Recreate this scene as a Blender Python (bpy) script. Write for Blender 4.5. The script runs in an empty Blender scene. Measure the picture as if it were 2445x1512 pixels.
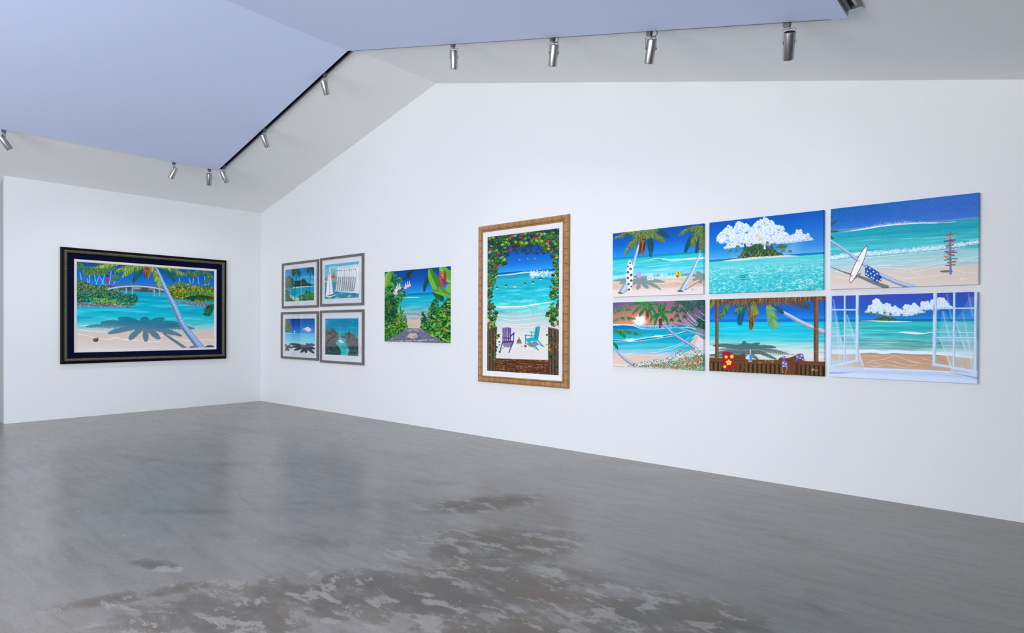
import bpy, bmesh, math, random
import numpy as np
from mathutils import Vector, Matrix

# ---------------------------------------------------------------- camera, light, exposure
sc = bpy.context.scene
C = sc.collection
sc.view_settings.view_transform = 'Standard'
sc.view_settings.look = 'None'
sc.view_settings.gamma = 1.0
sc.view_settings.exposure = .5
try: sc.view_settings.use_curve_mapping = False
except Exception: pass
sc.cycles.use_denoising = True
sc.cycles.max_bounces = 10
sc.cycles.diffuse_bounces = 6
sc.cycles.sample_clamp_indirect = 6

cam_d = bpy.data.cameras.new('camera')
cam = bpy.data.objects.new('camera', cam_d); C.objects.link(cam)
cam_d.sensor_width = 36.0
cam_d.lens = 1490.5116 / 2445 * 36
cam_d.shift_y = 34.6176 / 2445
cam_d.clip_start = .05
r_ = Vector((0.75667506, 0.65378157, 0.003538)); u_ = Vector((-0.00586056, 0.00137141, 0.99998189)); w_ = Vector((-0.65376487, 0.75668209, -0.00486924))
cam.matrix_world = Matrix(((r_.x, u_.x, -w_.x, 12.1448), (r_.y, u_.y, -w_.y, -6.2642), (r_.z, u_.z, -w_.z, 1.5), (0, 0, 0, 1)))
sc.camera = cam

world = bpy.data.worlds.new('world'); sc.world = world; world.use_nodes = True
world.node_tree.nodes['Background'].inputs[0].default_value = (.62, .72, 1, 1)
world.node_tree.nodes['Background'].inputs[1].default_value = .3

def area(name, loc, target, sx, sy, power, col, spread=180):
    d = bpy.data.lights.new(name, 'AREA'); d.shape = 'RECTANGLE'; d.size = sx; d.size_y = sy
    d.energy = power; d.color = col; d.spread = math.radians(spread)
    o = bpy.data.objects.new(name, d); C.objects.link(o); o.location = loc
    o.rotation_euler = (Vector(target) - Vector(loc)).to_track_quat('-Z', 'Y').to_euler()
    return o
area('window_light_back', (7.0, -11.2, 2.1), (7.4, 0, 1.9), 5.5, 2.8, 370, (.95, .975, 1))
area('window_light_right', (12.8, -8.6, 1.8), (2, -6, 1.8), 3.4, 2.4, 240, (.95, .975, 1))
# ---------------------------------------------------------------- helpers
def mat(name, col=(.8, .8, .8), rough=.5, metal=0.0, spec=.5, coat=0):
    m = bpy.data.materials.new(name); m.use_nodes = True
    b = m.node_tree.nodes['Principled BSDF']
    b.inputs['Base Color'].default_value = (*col, 1); b.inputs['Roughness'].default_value = rough
    b.inputs['Metallic'].default_value = metal; b.inputs['Specular IOR Level'].default_value = spec
    b.inputs['Coat Weight'].default_value = coat
    return m

class NT:
    """terse node building"""
    def __init__(s, m): s.t = m.node_tree; s.b = s.t.nodes['Principled BSDF']
    def n(s, kind, ins=None, **props):
        x = s.t.nodes.new(kind)
        for k, v in props.items(): setattr(x, k, v)
        for k, v in (ins or {}).items():
            if hasattr(v, 'is_output') or isinstance(v, bpy.types.NodeSocket): s.t.links.new(v, x.inputs[k])
            else: x.inputs[k].default_value = v
        return x
    def noise(s, vec, scale, detail=4, rough=.55, dist=0.0):
        return s.n('ShaderNodeTexNoise', {'Vector': vec, 'Scale': scale, 'Detail': detail, 'Roughness': rough, 'Distortion': dist}).outputs['Fac']
    def math(s, op, a, b=0.0, clamp=False):
        return s.n('ShaderNodeMath', {0: a, 1: b}, operation=op, use_clamp=clamp).outputs[0]
    def ramp(s, fac, stops):
        x = s.n('ShaderNodeValToRGB', {'Fac': fac}); e = x.color_ramp.elements
        while len(e) < len(stops): e.new(.5)
        for k, (p, c) in enumerate(stops):
            e[k].position = p; e[k].color = (c, c, c, 1) if isinstance(c, (int, float)) else (*c, 1)
        return x.outputs['Color']
    def mix(s, fac, a, b, mode='MIX'):
        x = s.n('ShaderNodeMix', data_type='RGBA', blend_type=mode)
        for k, v in ((0, fac), (6, a), (7, b)):
            if isinstance(v, bpy.types.NodeSocket): s.t.links.new(v, x.inputs[k])
            else: x.inputs[k].default_value = (*v, 1) if isinstance(v, tuple) and len(v) == 3 else v
        return x.outputs[2]
    def coord(s, scale=(1, 1, 1), rot=(0, 0, 0), out='Object'):
        tc = s.n('ShaderNodeTexCoord')
        return s.n('ShaderNodeMapping', {'Vector': tc.outputs[out], 'Scale': scale, 'Rotation': rot}).outputs[0]
    def bump(s, h, strength, dist=.01):
        s.t.links.new(s.n('ShaderNodeBump', {'Height': h, 'Strength': strength, 'Distance': dist}).outputs[0], s.b.inputs['Normal'])
    def to(s, out, name): s.t.links.new(out, s.b.inputs[name])

def link(name, me, m=None, parent=None, **props):
    o = bpy.data.objects.new(name, me); C.objects.link(o)
    if m is not None and me is not None and len(me.materials) == 0: me.materials.append(m)
    if parent is not None: o.parent = parent
    for k, v in props.items(): o[k] = v
    return o

def mesh(name, verts, faces, smooth=False):
    me = bpy.data.meshes.new(name); me.from_pydata([tuple(v) for v in verts], [], faces); me.update()
    if smooth:
        for p in me.polygons: p.use_smooth = True
    return me

def from_bm(name, bm, smooth=False):
    me = bpy.data.meshes.new(name); bmesh.ops.recalc_face_normals(bm, faces=bm.faces[:]); bm.to_mesh(me); bm.free()
    if smooth:
        for p in me.polygons: p.use_smooth = True
    return me

def box(bm, x0, x1, y0, y1, z0, z1, bev=0):
    g = bmesh.ops.create_cube(bm, size=1)
    bmesh.ops.scale(bm, verts=g['verts'], vec=(x1 - x0, y1 - y0, z1 - z0))
    bmesh.ops.translate(bm, verts=g['verts'], vec=((x0 + x1) / 2, (y0 + y1) / 2, (z0 + z1) / 2))
    if bev:
        es = list({e for v in g['verts'] for e in v.link_edges})
        bmesh.ops.bevel(bm, geom=es, offset=bev, segments=2, affect='EDGES', profile=.5)

def thing(name, loc, label, cat, group=None, rot=None):
    o = bpy.data.objects.new(name, None); C.objects.link(o); o.location = loc; o.empty_display_size = .1
    if rot is not None: o.rotation_euler = rot
    o['label'] = label; o['category'] = cat
    if group: o['group'] = group
    return o

def structure(name, me, m):
    return link(name, me, m, None, kind='structure')

# ---------------------------------------------------------------- room dimensions (metres)
H0 = 3.8056; HR = 5.1173; XR = 5.2324; SR = .2485; CT = .0113; SL = (HR - H0) / XR
LW = 4.1107
X0, X1, Y1 = -1.3, 12.95, -11.5
def z_left(x, y): return H0 + SL * x
def z_right(x, y): return HR - SR * (x - XR) - CT * y
def ridge_x(y): return XR - CT * y / (SL + SR)
def z_ceil(x, y): return min(z_left(x, y), z_right(x, y))

# ---------------------------------------------------------------- materials of the room
m_wall = mat('white_wall_paint', (.83, .84, .85), .75, spec=.25)
t = NT(m_wall); v = t.coord(); t.bump(t.noise(v, 60, 3), .04, .004)
m_ceil = mat('grey_white_ceiling_paint', (.90, .90, .893), .85, spec=.2)
t = NT(m_ceil); v = t.coord(); t.bump(t.noise(v, 60, 3), .04, .004)
m_panel = mat('pale_lavender_ceiling_panel', (.67, .745, 1.0), .7, spec=.3)
m_edge = mat('panel_edge_metal', (.5, .52, .56), .4, .6)
m_alu = mat('brushed_aluminium', (.50, .49, .50), .38, 1.0)
t = NT(m_alu); v = t.coord((300, 300, 6)); t.to(t.ramp(t.noise(v, 1, 2), [(.3, .3), (.7, .5)]), 'Roughness')
m_lamp = mat('brushed_steel_lamp', (.44, .425, .42), .33, 1.0)
m_track = mat('grey_track_housing', (.20, .20, .205), .5, .6)
m_black = mat('black_recess', (.006, .006, .007), .6)
m_dark = mat('dark_metal', (.05, .05, .055), .45, .6)
m_rub = mat('black_cable', (.01, .01, .01), .5)

m_floor = mat('polished_concrete', (.2, .2, .2), .3, spec=.36)
t = NT(m_floor); P = t.coord()
big = t.noise(P, .55, 5, .6, .6)
mid = t.noise(t.coord((1, 1, 1), (0, 0, .6)), 1.4, 5, .6, .25)
fine = t.noise(P, 26, 6, .7)
strk = t.noise(t.coord((1.2, 7, 1), (0, 0, math.radians(-28))), 1.6, 6, .65, .5)
def blob(cx, cy, rx, ry, rot=0):
    vv = t.n('ShaderNodeVectorMath', {0: t.n('ShaderNodeTexCoord').outputs['Object'], 1: (cx, cy, 0)}, operation='SUBTRACT').outputs[0]
    vv = t.n('ShaderNodeMapping', {'Vector': vv, 'Rotation': (0, 0, -rot)}).outputs[0]
    vv = t.n('ShaderNodeVectorMath', {0: vv, 1: (1 / rx, 1 / ry, 0)}, operation='MULTIPLY').outputs[0]
    l = t.n('ShaderNodeVectorMath', {0: vv}, operation='LENGTH').outputs['Value']
    return t.math('SUBTRACT', 1.0, l, True)
def union(bs, k=1.6):
    r = None
    for a in bs:
        b_ = t.math('MULTIPLY', blob(*a), k, True); r = b_ if r is None else t.math('MAXIMUM', r, b_)
    return r
near = union([(9.6, -4.6, 3.2, 2.4, .7)], 1.2)
base = t.mix(t.ramp(big, [(.35, 0), (.65, 1)]), (.262, .258, .255), (.325, .325, .328))
base = t.mix(t.math('MULTIPLY', near, .5), base, (.40, .39, .385))
base = t.mix(t.ramp(strk, [(.40, .38), (.54, 0)]), base, (.195, .190, .185))
base = t.mix(t.ramp(mid, [(.52, 0), (.70, .35)]), base, (.37, .375, .395))
# stained, unpolished region nearer the middle of the room: brown-grey blotches with sharp rims
region = union([(9.2, -3.1, .85, .5, .9), (9.7, -3.7, 1.0, .7, .7), (10.65, -3.3, .7, .42, .3), (9.2, -4.2, 1.1, .5, .8), (8.5, -2.4, .7, .3, 1.1), (10.2, -3.9, .7, .4, .6), (7.9, -4.75, .28, .10, .4), (8.3, -5.0, .5, .12, 1.2), (8.9, -4.8, .8, .35, .7)])
faint = union([(3.0, -2.0, 2.2, .35, .2), (6.0, -1.6, 1.8, .3, .1), (10.6, -1.5, .9, .22, 2.7), (11.2, -2.6, .7, .25, 2.4), (8.2, -3.9, .9, .3, .5), (7.6, -2.2, .9, .22, .4), (6.9, -4.1, 1.4, .14, .75), (5.6, -2.9, 1.5, .10, .75), (8.9, -2.0, .5, .10, 1.2), (7.3, -3.4, .25, .1, .5), (7.9, -2.9, .9, .25, .9), (4.5, -3.6, 1.2, .2, .3)], 1.2)
pn = t.noise(t.coord((1, 1.8, 1), (0, 0, math.radians(-38))), 2.4, 10, .70, .35)
grit = t.noise(P, 60, 5, .75)
st = t.math('ADD', t.math('ADD', pn, t.math('MULTIPLY', region, .16)), t.math('MULTIPLY', grit, .14))
stain = t.math('MULTIPLY', t.ramp(st, [(.625, 0), (.655, .6), (.78, .95)]), t.math('MULTIPLY', region, 2.2, True))
stain = t.math('MAXIMUM', stain, t.math('MULTIPLY', t.ramp(t.math('ADD', pn, t.math('MULTIPLY', faint, .12)), [(.50, 0), (.64, .55)]), faint))
base = t.mix(stain, base, t.mix(t.ramp(t.noise(P, 1.6, 3), [(.4, 0), (.6, 1)]), (.155, .150, .142), (.205, .175, .145)))
lt = t.math('MULTIPLY', t.ramp(t.math('ADD', t.noise(t.coord((1, 2.0, 1), (0, 0, math.radians(-50))), 3.4, 9, .68, .3), t.math('MULTIPLY', grit, .08)), [(.585, 0), (.612, .65), (.75, .9)]), t.math('MULTIPLY', region, 2.4, True))
base = t.mix(lt, base, (.47, .465, .465))
base = t.mix(t.ramp(grit, [(.34, .30), (.5, 0)]), base, (.15, .143, .135))
base = t.mix(t.ramp(fine, [(.3, .16), (.6, 0)]), base, (.15, .145, .14))
base = t.mix(t.ramp(t.noise(P, 150, 2, .5), [(.76, 0), (.80, .6)]), base, (.6, .6, .6))
base = t.mix(1.0, base, (.84, .785, .715), 'MULTIPLY')
t.to(base, 'Base Color')
t.to(t.math('ADD', t.math('MULTIPLY', region, .22), t.math('ADD', .19, t.math('MULTIPLY', mid, .14))), 'Roughness')
t.bump(t.math('ADD', t.math('MULTIPLY', grit, .5), t.math('MULTIPLY', fine, .5)), .05, .004)

# ---------------------------------------------------------------- room shell
structure('floor', mesh('floor', [(X0, Y1, 0), (X1, Y1, 0), (X1, .2, 0), (X0, .2, 0), (X0, Y1, -.2), (X1, Y1, -.2), (X1, .2, -.2), (X0, .2, -.2)],
                        [(0, 1, 2, 3), (7, 6, 5, 4), (0, 4, 5, 1), (1, 5, 6, 2), (2, 6, 7, 3), (3, 7, 4, 0)]), m_floor)
def gable_wall(name, ya, yb, x0, x1):
    xs = [x0, ridge_x(ya), x1]; v = []
    for y in (ya, yb):
        v += [(x0, y, 0), (x1, y, 0)] + [(x, y, z_ceil(x, ya) + .0) for x in (x1, xs[1], x0)]
    n = 5
    f = [tuple(range(n)), tuple(range(2 * n - 1, n - 1, -1))] + [(i, i + n, (i + 1) % n + n, (i + 1) % n) for i in range(n)]
    return structure(name, mesh(name, v, f), m_wall)
gable_wall('wall_right', 0, .2, X0, X1)
gable_wall('wall_back', Y1, Y1 - .2, X0, X1)
def slab_wall(name, x0, x1, y0, y1, za, zb, m=None):
    # vertical slab whose top follows the ceiling (za at x0, zb at x1)
    v = [(x0, y0, 0), (x1, y0, 0), (x1, y1, 0), (x0, y1, 0), (x0, y0, za), (x1, y0, zb), (x1, y1, zb), (x0, y1, za)]
    return structure(name, mesh(name, v, [(3, 2, 1, 0), (4, 5, 6, 7), (0, 1, 5, 4), (1, 2, 6, 5), (2, 3, 7, 6), (3, 0, 4, 7)]), m or m_wall)
slab_wall('wall_left', -.06, 0, -LW, 0, z_left(-.06, 0), z_left(0, 0))
slab_wall('wall_side', X0, -.06, -LW, -LW + .2, z_left(X0, 0), z_left(-.06, 0), mat('shade_toned_return_wall', (.46, .465, .47), .8))  # grey base colour carries the shade on this return wall
slab_wall('wall_far_left', X0 - .2, X0, Y1, -LW + .2, z_left(X0 - .2, 0), z_left(X0, 0))
def endwall():
    v = []
    for x in (X1, X1 + .2):
        v += [(x, Y1, 0), (x, 0, 0), (x, 0, z_right(X1, 0)), (x, Y1, z_right(X1, Y1))]
    return structure('wall_front', mesh('wall_front', v, [(3, 2, 1, 0), (4, 5, 6, 7), (0, 1, 5, 4), (1, 2, 6, 5), (2, 3, 7, 6), (3, 0, 4, 7)]), mat('light_cutting_end_wall', (.16, .16, .17), .8))  # unseen end wall, made dark to cut light on the right end of the room
endwall()
def ceil():
    v = []; ya, yb = .2, Y1 - .2
    for dz in (0, .2):
        for y in (ya, yb):
            v += [(X0 - .2, y, z_left(X0 - .2, y) + dz), (ridge_x(y), y, z_left(ridge_x(y), y) + dz), (X1 + .2, y, z_right(X1 + .2, y) + dz)]
    return structure('ceiling', mesh('ceiling', v, [(0, 1, 4, 3), (1, 2, 5, 4), (6, 9, 10, 7), (7, 10, 11, 8), (0, 6, 7, 1), (1, 7, 8, 2), (3, 4, 10, 9), (4, 5, 11, 10), (0, 3, 9, 6), (2, 8, 11, 5)]), m_ceil)
ceil()

# ---------------------------------------------------------------- suspended gabled panel and its edge
PA, PB, PE, PD, PY = 1.5422, 11.0896, 1.5612, .066, -10.2
def panel():
    v = []
    for dz in (PD, PD - .045):
        for y in (-PE, PY):
            v += [(PA, y, z_left(PA, y) - dz), (ridge_x(y), y, z_left(ridge_x(y), y) - dz), (PB, y, z_right(PB, y) - dz)]
    f = [(0, 1, 4, 3), (1, 2, 5, 4), (6, 9, 10, 7), (7, 10, 11, 8), (0, 6, 7, 1), (1, 7, 8, 2), (3, 4, 10, 9), (4, 5, 11, 10), (0, 3, 9, 6), (2, 8, 11, 5)]
    me = mesh('ceiling_panel', v, f); me.materials.append(m_panel); me.materials.append(m_edge)
    for i in (4, 5, 6, 7, 8, 9): me.polygons[i].material_index = 1
    return structure('ceiling_panel', me, None)
panel()

# ---------------------------------------------------------------- light tracks screwed to the ceiling just outside the panel
TW, TH = .092, .034
def track(label, p0, p1, up, side):
    """p0->p1 along the ceiling underside; side = unit vector away from the panel"""
    p0, p1 = Vector(p0), Vector(p1); d = (p1 - p0); L = d.length; d.normalize()
    n = Vector(side); n = (n - d * n.dot(d)).normalized(); dn = d.cross(n)
    if dn.z > 0: dn = -dn
    M = Matrix((d, n, -dn)).transposed().to_4x4(); M.translation = p0
    root = thing('light_track', p0, label, 'track', 'light tracks around the ceiling panel'); root.matrix_world = M
    def seg(name, prof, m, a=0.0, b=L, par=root, **k):
        nn = len(prof); v = [(a, q[0], q[1]) for q in prof] + [(b, q[0], q[1]) for q in prof]
        f = [tuple(range(nn)), tuple(range(2 * nn - 1, nn - 1, -1))] + [(i, i + nn, (i + 1) % nn + nn, (i + 1) % nn) for i in range(nn)]
        bm = bmesh.new(); me = mesh(name, v, f); bm.from_mesh(me); me2 = from_bm(name, bm)
        return link(name, me2, m, par, **k)
    w, h, s = TW, TH, .024
    seg('housing', [(0, 0), (w, 0), (w, -h), (w / 2 + s, -h), (w / 2 + s, -.006), (w / 2 - s, -.006), (w / 2 - s, -h), (0, -h)], m_track)
    for k in (-1, 1):
        seg('conductor', [(w / 2 + k * s, -.012), (w / 2 + k * (s - .004), -.012), (w / 2 + k * (s - .004), -.022), (w / 2 + k * s, -.022)], m_black)
    seg('slot_liner', [(w / 2 - s, -.0055), (w / 2 + s, -.0055), (w / 2 + s, -.010), (w / 2 - s, -.010)], m_black)
    for a in (-.045, L):
        seg('end_cap', [(0, 0), (w, 0), (w, -h + .004), (w - .004, -h - .001), (.004, -h - .001), (0, -h + .004)], m_alu, a, a + .045, label='grey metal end cap')
    return root
G = .004
yb = -PE + G
track('black-slotted light track climbing the left ceiling slope to the ridge', (PA, yb, z_left(PA, yb)), (ridge_x(yb) - .02, yb, z_left(ridge_x(yb) - .02, yb)), 1, (0, 1, 0))
track('light track behind the panel edge on the right ceiling slope, holding four spotlights', (ridge_x(yb) + .03, yb, z_right(ridge_x(yb) + .03, yb)), (PB - .12, yb, z_right(PB - .12, yb)), 1, (0, 1, 0))
track('light track along the left edge of the ceiling panel, above the dark-framed lagoon painting', (PA - G, -PE - .06, z_left(PA - G, 0)), (PA - G, PY + .2, z_left(PA - G, 0)), 1, (-1, 0, 0))
track('light track with visible end cap at the top right corner of the ceiling panel', (PB + G, -PE - .045 - .0, z_right(PB + G, -PE)), (PB + G, PY + .2, z_right(PB + G, PY + .2)), 1, (1, 0, 0))

# ---------------------------------------------------------------- painter (fills numpy canvases that become the painted surfaces)
class Painter:
    """A small canvas: shapes are given in coordinates read off the painting, colours in sRGB 0..255."""
    def __init__(s, quad, nx, ny, seed=1, ss=3):
        s.nx, s.ny, s.ss = nx, ny, ss
        s.W, s.H = nx * ss, ny * ss
        s.img = np.zeros((s.H, s.W, 3), np.float32)
        s.rng = np.random.default_rng(seed)
        s.acc = None
        dst = [(0, 0), (s.W, 0), (s.W, s.H), (0, s.H)]
        A = []; b = []
        for (x, y), (u, v) in zip(quad, dst):
            A.append([x, y, 1, 0, 0, 0, -u * x, -u * y]); b.append(u)
            A.append([0, 0, 0, x, y, 1, -v * x, -v * y]); b.append(v)
        h = np.linalg.solve(np.array(A, float), np.array(b, float))
        s.M = np.append(h, 1).reshape(3, 3)
        s.o = (0, 0); s.k = 1.0
        yy, xx = np.mgrid[0:s.H, 0:s.W].astype(np.float32)
        s.U = (xx + .5) / s.W; s.Vv = (yy + .5) / s.H
        s.asp = s.W / s.H

    def fr(s, ox, oy, k):
        s.o = (ox, oy); s.k = k

    def T(s, pts):
        p = np.atleast_2d(np.asarray(pts, float))
        x = s.o[0] + p[:, 0] / s.k; y = s.o[1] + p[:, 1] / s.k
        q = s.M @ np.stack([x, y, np.ones_like(x)])
        return np.stack([q[0] / q[2], q[1] / q[2]], -1)

    def V(s, x, y):
        return s.T([(x, y)])[0, 1] / s.H

    def Wk(s, p, k):
        a, b = s.T([(p[0], p[1]), (p[0] + 10, p[1])]); return float(np.hypot(*(b - a))) / 10 / s.ss

    def X(s, x, y):
        return s.T([(x, y)])[0, 0] / s.W

    def grad(s, stops):
        v = [a for a, _ in stops]
        for c in range(3):
            s.img[..., c] = np.interp(s.Vv, v, [k[c] for _, k in stops])

    def mask(s, P):
        """non-zero winding fill of polygon P (canvas px) -> (y0, x0, mask) or None"""
        x0 = int(max(0, np.floor(P[:, 0].min()))); x1 = int(min(s.W, np.ceil(P[:, 0].max()) + 1))
        y0 = int(max(0, np.floor(P[:, 1].min()))); y1 = int(min(s.H, np.ceil(P[:, 1].max()) + 1))
        if x1 <= x0 or y1 <= y0: return None
        h = y1 - y0; w = x1 - x0
        buf = np.zeros((h, w + 1), np.int16)
        A = P; B = np.roll(P, -1, 0)
        ay, by = A[:, 1], B[:, 1]
        lo = np.minimum(ay, by); hi = np.maximum(ay, by)
        r0 = np.clip(np.ceil(lo - .5), y0, y1).astype(int); r1 = np.clip(np.ceil(hi - .5), y0, y1).astype(int)
        n = r1 - r0
        ok = n > 0
        if not ok.any(): return None
        idx = np.repeat(np.nonzero(ok)[0], n[ok])
        st = np.repeat(r0[ok], n[ok]); off = np.arange(len(idx)) - np.repeat(np.cumsum(n[ok]) - n[ok], n[ok])
        r = st + off
        t = (r + .5 - ay[idx]) / (by[idx] - ay[idx])
        xc = A[idx, 0] + t * (B[idx, 0] - A[idx, 0])
        cx = np.clip(np.ceil(xc - .5) - x0, 0, w).astype(int)
        np.add.at(buf, (r - y0, cx), np.where(by[idx] > ay[idx], 1, -1).astype(np.int16))
        return y0, x0, np.cumsum(buf, 1)[:, :w] != 0

    def fill(s, pts, col, a=1.0, raw=False):
        P = np.asarray(pts, float) if raw else s.T(pts)
        m = s.mask(P)
        if m is None: return
        y0, x0, k = m
        h, w = k.shape
        if s.acc is not None:
            s.acc[y0:y0 + h, x0:x0 + w] |= k; return
        reg = s.img[y0:y0 + h, x0:x0 + w]
        if a >= 1: reg[k] = col
        else: reg[k] = reg[k] * (1 - a) + np.asarray(col, np.float32) * a

    def hold(s):
        s.acc = np.zeros((s.H, s.W), bool)

    def comp(s, col, a, soft=0):
        m = s.acc.astype(np.float32); s.acc = None
        for _ in range(soft):
            m = (m + np.roll(m, 1, 0) + np.roll(m, -1, 0) + np.roll(m, 1, 1) + np.roll(m, -1, 1)) / 5
        m = (m * a)[..., None]
        s.img = s.img * (1 - m) + np.asarray(col, np.float32) * m

    def curve(s, pts, n=10):
        p = np.asarray(pts, float)
        if len(p) == 2:
            return p[0] + (p[1] - p[0]) * np.linspace(0, 1, n)[:, None]
        q = np.vstack([2 * p[0] - p[1], p, 2 * p[-1] - p[-2]])
        out = []
        for i in range(1, len(q) - 2):
            t = np.linspace(0, 1, n, endpoint=False)[:, None]
            a, b, c, d = q[i - 1], q[i], q[i + 1], q[i + 2]
            out.append(.5 * ((2 * b) + (c - a) * t + (2 * a - 5 * b + 4 * c - d) * t ** 2 + (3 * b - a - 3 * c + d) * t ** 3))
        out.append(q[-2][None])
        return np.vstack(out)

    def line(s, pts, w0, w1, col, a=1.0, n=8, shift=0.0):
        c = s.curve(pts, n)
        d = np.gradient(c, axis=0); d /= np.linalg.norm(d, axis=1)[:, None] + 1e-9
        nn = np.stack([-d[:, 1], d[:, 0]], -1)
        if isinstance(w0, (list, tuple)):
            w = np.interp(np.linspace(0, 1, len(c)), np.linspace(0, 1, len(w0)), w0)[:, None]
        else:
            w = np.linspace(w0, w1, len(c))[:, None]
        c = c + nn * w * shift
        s.fill(np.vstack([c + nn * w / 2, (c - nn * w / 2)[::-1]]), col, a)

    def trunk(s, pts, w0, w1, base=(150, 168, 205), rings=40, n=12):
        s.line(pts, w0, w1, base, 1, n)
        s.line(pts, w0 * .45, w1 * .45, tuple(min(255, b + 55) for b in base), .6, n, .35)
        s.line(pts, w0 * .25, w1 * .25, tuple(b * .62 for b in base), .5, n, -1.3)
        if rings:
            c = s.curve(pts, n); L = len(c)
            for i in range(rings):
                t = (i + .5) / rings * (L - 1); j = int(t); f = t - j
                p = c[j] * (1 - f) + c[min(j + 1, L - 1)] * f
                d = c[min(j + 1, L - 1)] - c[max(j - 1, 0)]; d /= np.linalg.norm(d) + 1e-9
                w = (w0 + (w1 - w0) * t / (L - 1)) * .5
                nn = np.array([-d[1], d[0]])
                k = s.rng.uniform(.06, .13) * w
                s.fill([p + nn * w, p + nn * w + d * k * 1.5, p - nn * w + d * k * 1.5, p - nn * w], (245, 248, 255) if i % 2 else (90, 105, 140), .2)

    def frond(s, base, mid, tip, L, cols, n=34, droop=.35, wid=4.0, rach=(120, 140, 60), ang=.9, sides=(1, -1)):
        if wid * s.ss * s.Wk(base, s.k) > 3.2 and s.acc is None: n = int(n * 1.45); wid *= .68
        b, m, t = (np.asarray(v, float) for v in (base, mid, tip))
        for i in range(n):
            u = (i + .6) / n
            p = (1 - u) ** 2 * b + 2 * u * (1 - u) * m + u * u * t
            d = 2 * (1 - u) * (m - b) + 2 * u * (t - m); d /= np.linalg.norm(d) + 1e-9
            prof = (np.sin(np.pi * min(1, u * .86 + .12)) ** .6)
            for sd in sides:
                nn = np.array([-d[1], d[0]]) * sd
                v = nn * np.sin(ang) + d * np.cos(ang) + np.array([0, droop])
                v /= np.linalg.norm(v) + 1e-9
                l = L * prof * s.rng.uniform(.8, 1.12)
                e = p + v * l + np.array([0, droop * l * .25])
                w = wid * .5
                q = np.array([-v[1], v[0]]) * w
                h = p + v * l * .5
                c = cols[s.rng.integers(len(cols))]
                s.fill([p + q * .6, h + q, e, h - q, p - q * .6], c)
        if rach is not None:
            u = np.linspace(0, 1, 14)[:, None]
            c = (1 - u) ** 2 * b + 2 * u * (1 - u) * m + u * u * t
            s.line(c, wid * 1.1, wid * .5, rach, .85, 2)

    def palm(s, cx, cy, R, cols, n=9, wid=3.0, up=.9, leaflets=14, rach=None, L=.42, droop=.5, span=(-200, 20)):
        for i in range(n):
            a = np.radians(span[0] + (span[1] - span[0]) * (i + s.rng.uniform(-.25, .25)) / max(1, n - 1))
            r = R * s.rng.uniform(.8, 1.1)
            e = (cx + np.cos(a) * r, cy + np.sin(a) * r * up + R * .26)
            m = (cx + np.cos(a) * r * .55, cy + np.sin(a) * r * up * .75 - R * .14)
            s.frond((cx, cy), m, e, R * L * .62, cols, leaflets, droop, wid * .7, rach, .75)

    def ell(s, cx, cy, rx, ry, col, a=1.0, rot=0, n=20):
        t = np.linspace(0, 2 * np.pi, n, endpoint=False)
        x = np.cos(t) * rx; y = np.sin(t) * ry; c, k = np.cos(rot), np.sin(rot)
        s.fill(np.stack([cx + x * c - y * k, cy + x * k + y * c], -1), col, a)

    def leaf(s, cx, cy, l, w, rot, col, vein=None, a=1.0):
        t = np.linspace(0, 1, 9)
        x = (t - .5) * l; y = np.sin(np.pi * t) ** .8 * w / 2 * (1.15 - .3 * t)
        P = np.vstack([np.stack([x, y], -1), np.stack([x, -y], -1)[::-1]])
        c, k = np.cos(rot), np.sin(rot)
        R = np.array([[c, k], [-k, c]])
        s.fill(P @ R + (cx, cy), col, a)
        if vein is not None:
            s.fill(np.array([[-l / 2, -w * .04 - .4], [l / 2, 0], [-l / 2, w * .04 + .4]]) @ R + (cx, cy), vein, .8)
            H = np.vstack([np.stack([x, y * .92], -1), np.stack([x, y * .12], -1)[::-1]])
            s.fill(H @ R + (cx, cy), tuple(min(255, v * 1.25 + 12) for v in col), .55)

    def bigleaf(s, pts_mid, w, col, hi, vein, nv=12):
        """a broad leaf: midrib curve + width profile + side veins"""
        c = s.curve(pts_mid, 10)
        d = np.gradient(c, axis=0); d /= np.linalg.norm(d, axis=1)[:, None]
        nn = np.stack([-d[:, 1], d[:, 0]], -1)
        t = np.linspace(0, 1, len(c))[:, None]
        pr = np.sin(np.pi * np.clip(t * .93 + .05, 0, 1)) ** .7 * w / 2
        s.fill(np.vstack([c + nn * pr, (c - nn * pr)[::-1]]), col)
        s.fill(np.vstack([c + nn * pr * .95, c[::-1]]), hi, .8)
        for i in range(nv):
            j = int((i + 1) / (nv + 1) * (len(c) - 1))
            for sd in (1, -1):
                e = c[j] + nn[j] * pr[j] * sd * .95 + d[j] * pr[j] * .5
                s.line([c[j], e], 2.2, 1.2, vein, .55, 2)
        s.line(c, w * .05 + 1, 1, vein, .9, 1)

    def inside(s, poly, n):
        P = np.asarray(poly, float); lo = P.min(0); hi = P.max(0); out = []
        x, y = P[:, 0], P[:, 1]; x2, y2 = np.roll(x, -1), np.roll(y, -1)
        while len(out) < n:
            q = s.rng.uniform(lo, hi, (n * 3, 2))
            c = ((y[None] > q[:, 1:]) != (y2[None] > q[:, 1:]))
            xi = x[None] + (q[:, 1:] - y[None]) / (y2 - y + 1e-9)[None] * (x2 - x)[None]
            k = (c & (q[:, :1] < xi)).sum(1) % 2 == 1
            out += list(q[k])
        return out[:n]

    def foliage(s, poly, n, l, w, cols, under=None, jit=3.2, vein=None, rot0=0):
        if under is not None: s.fill(poly, under)
        for p in s.inside(poly, n):
            c = cols[s.rng.integers(len(cols))]; k = s.rng.uniform(.6, 1.3)
            s.leaf(p[0], p[1], l * k, w * k, rot0 + s.rng.uniform(-jit, jit), c, vein)

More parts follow.
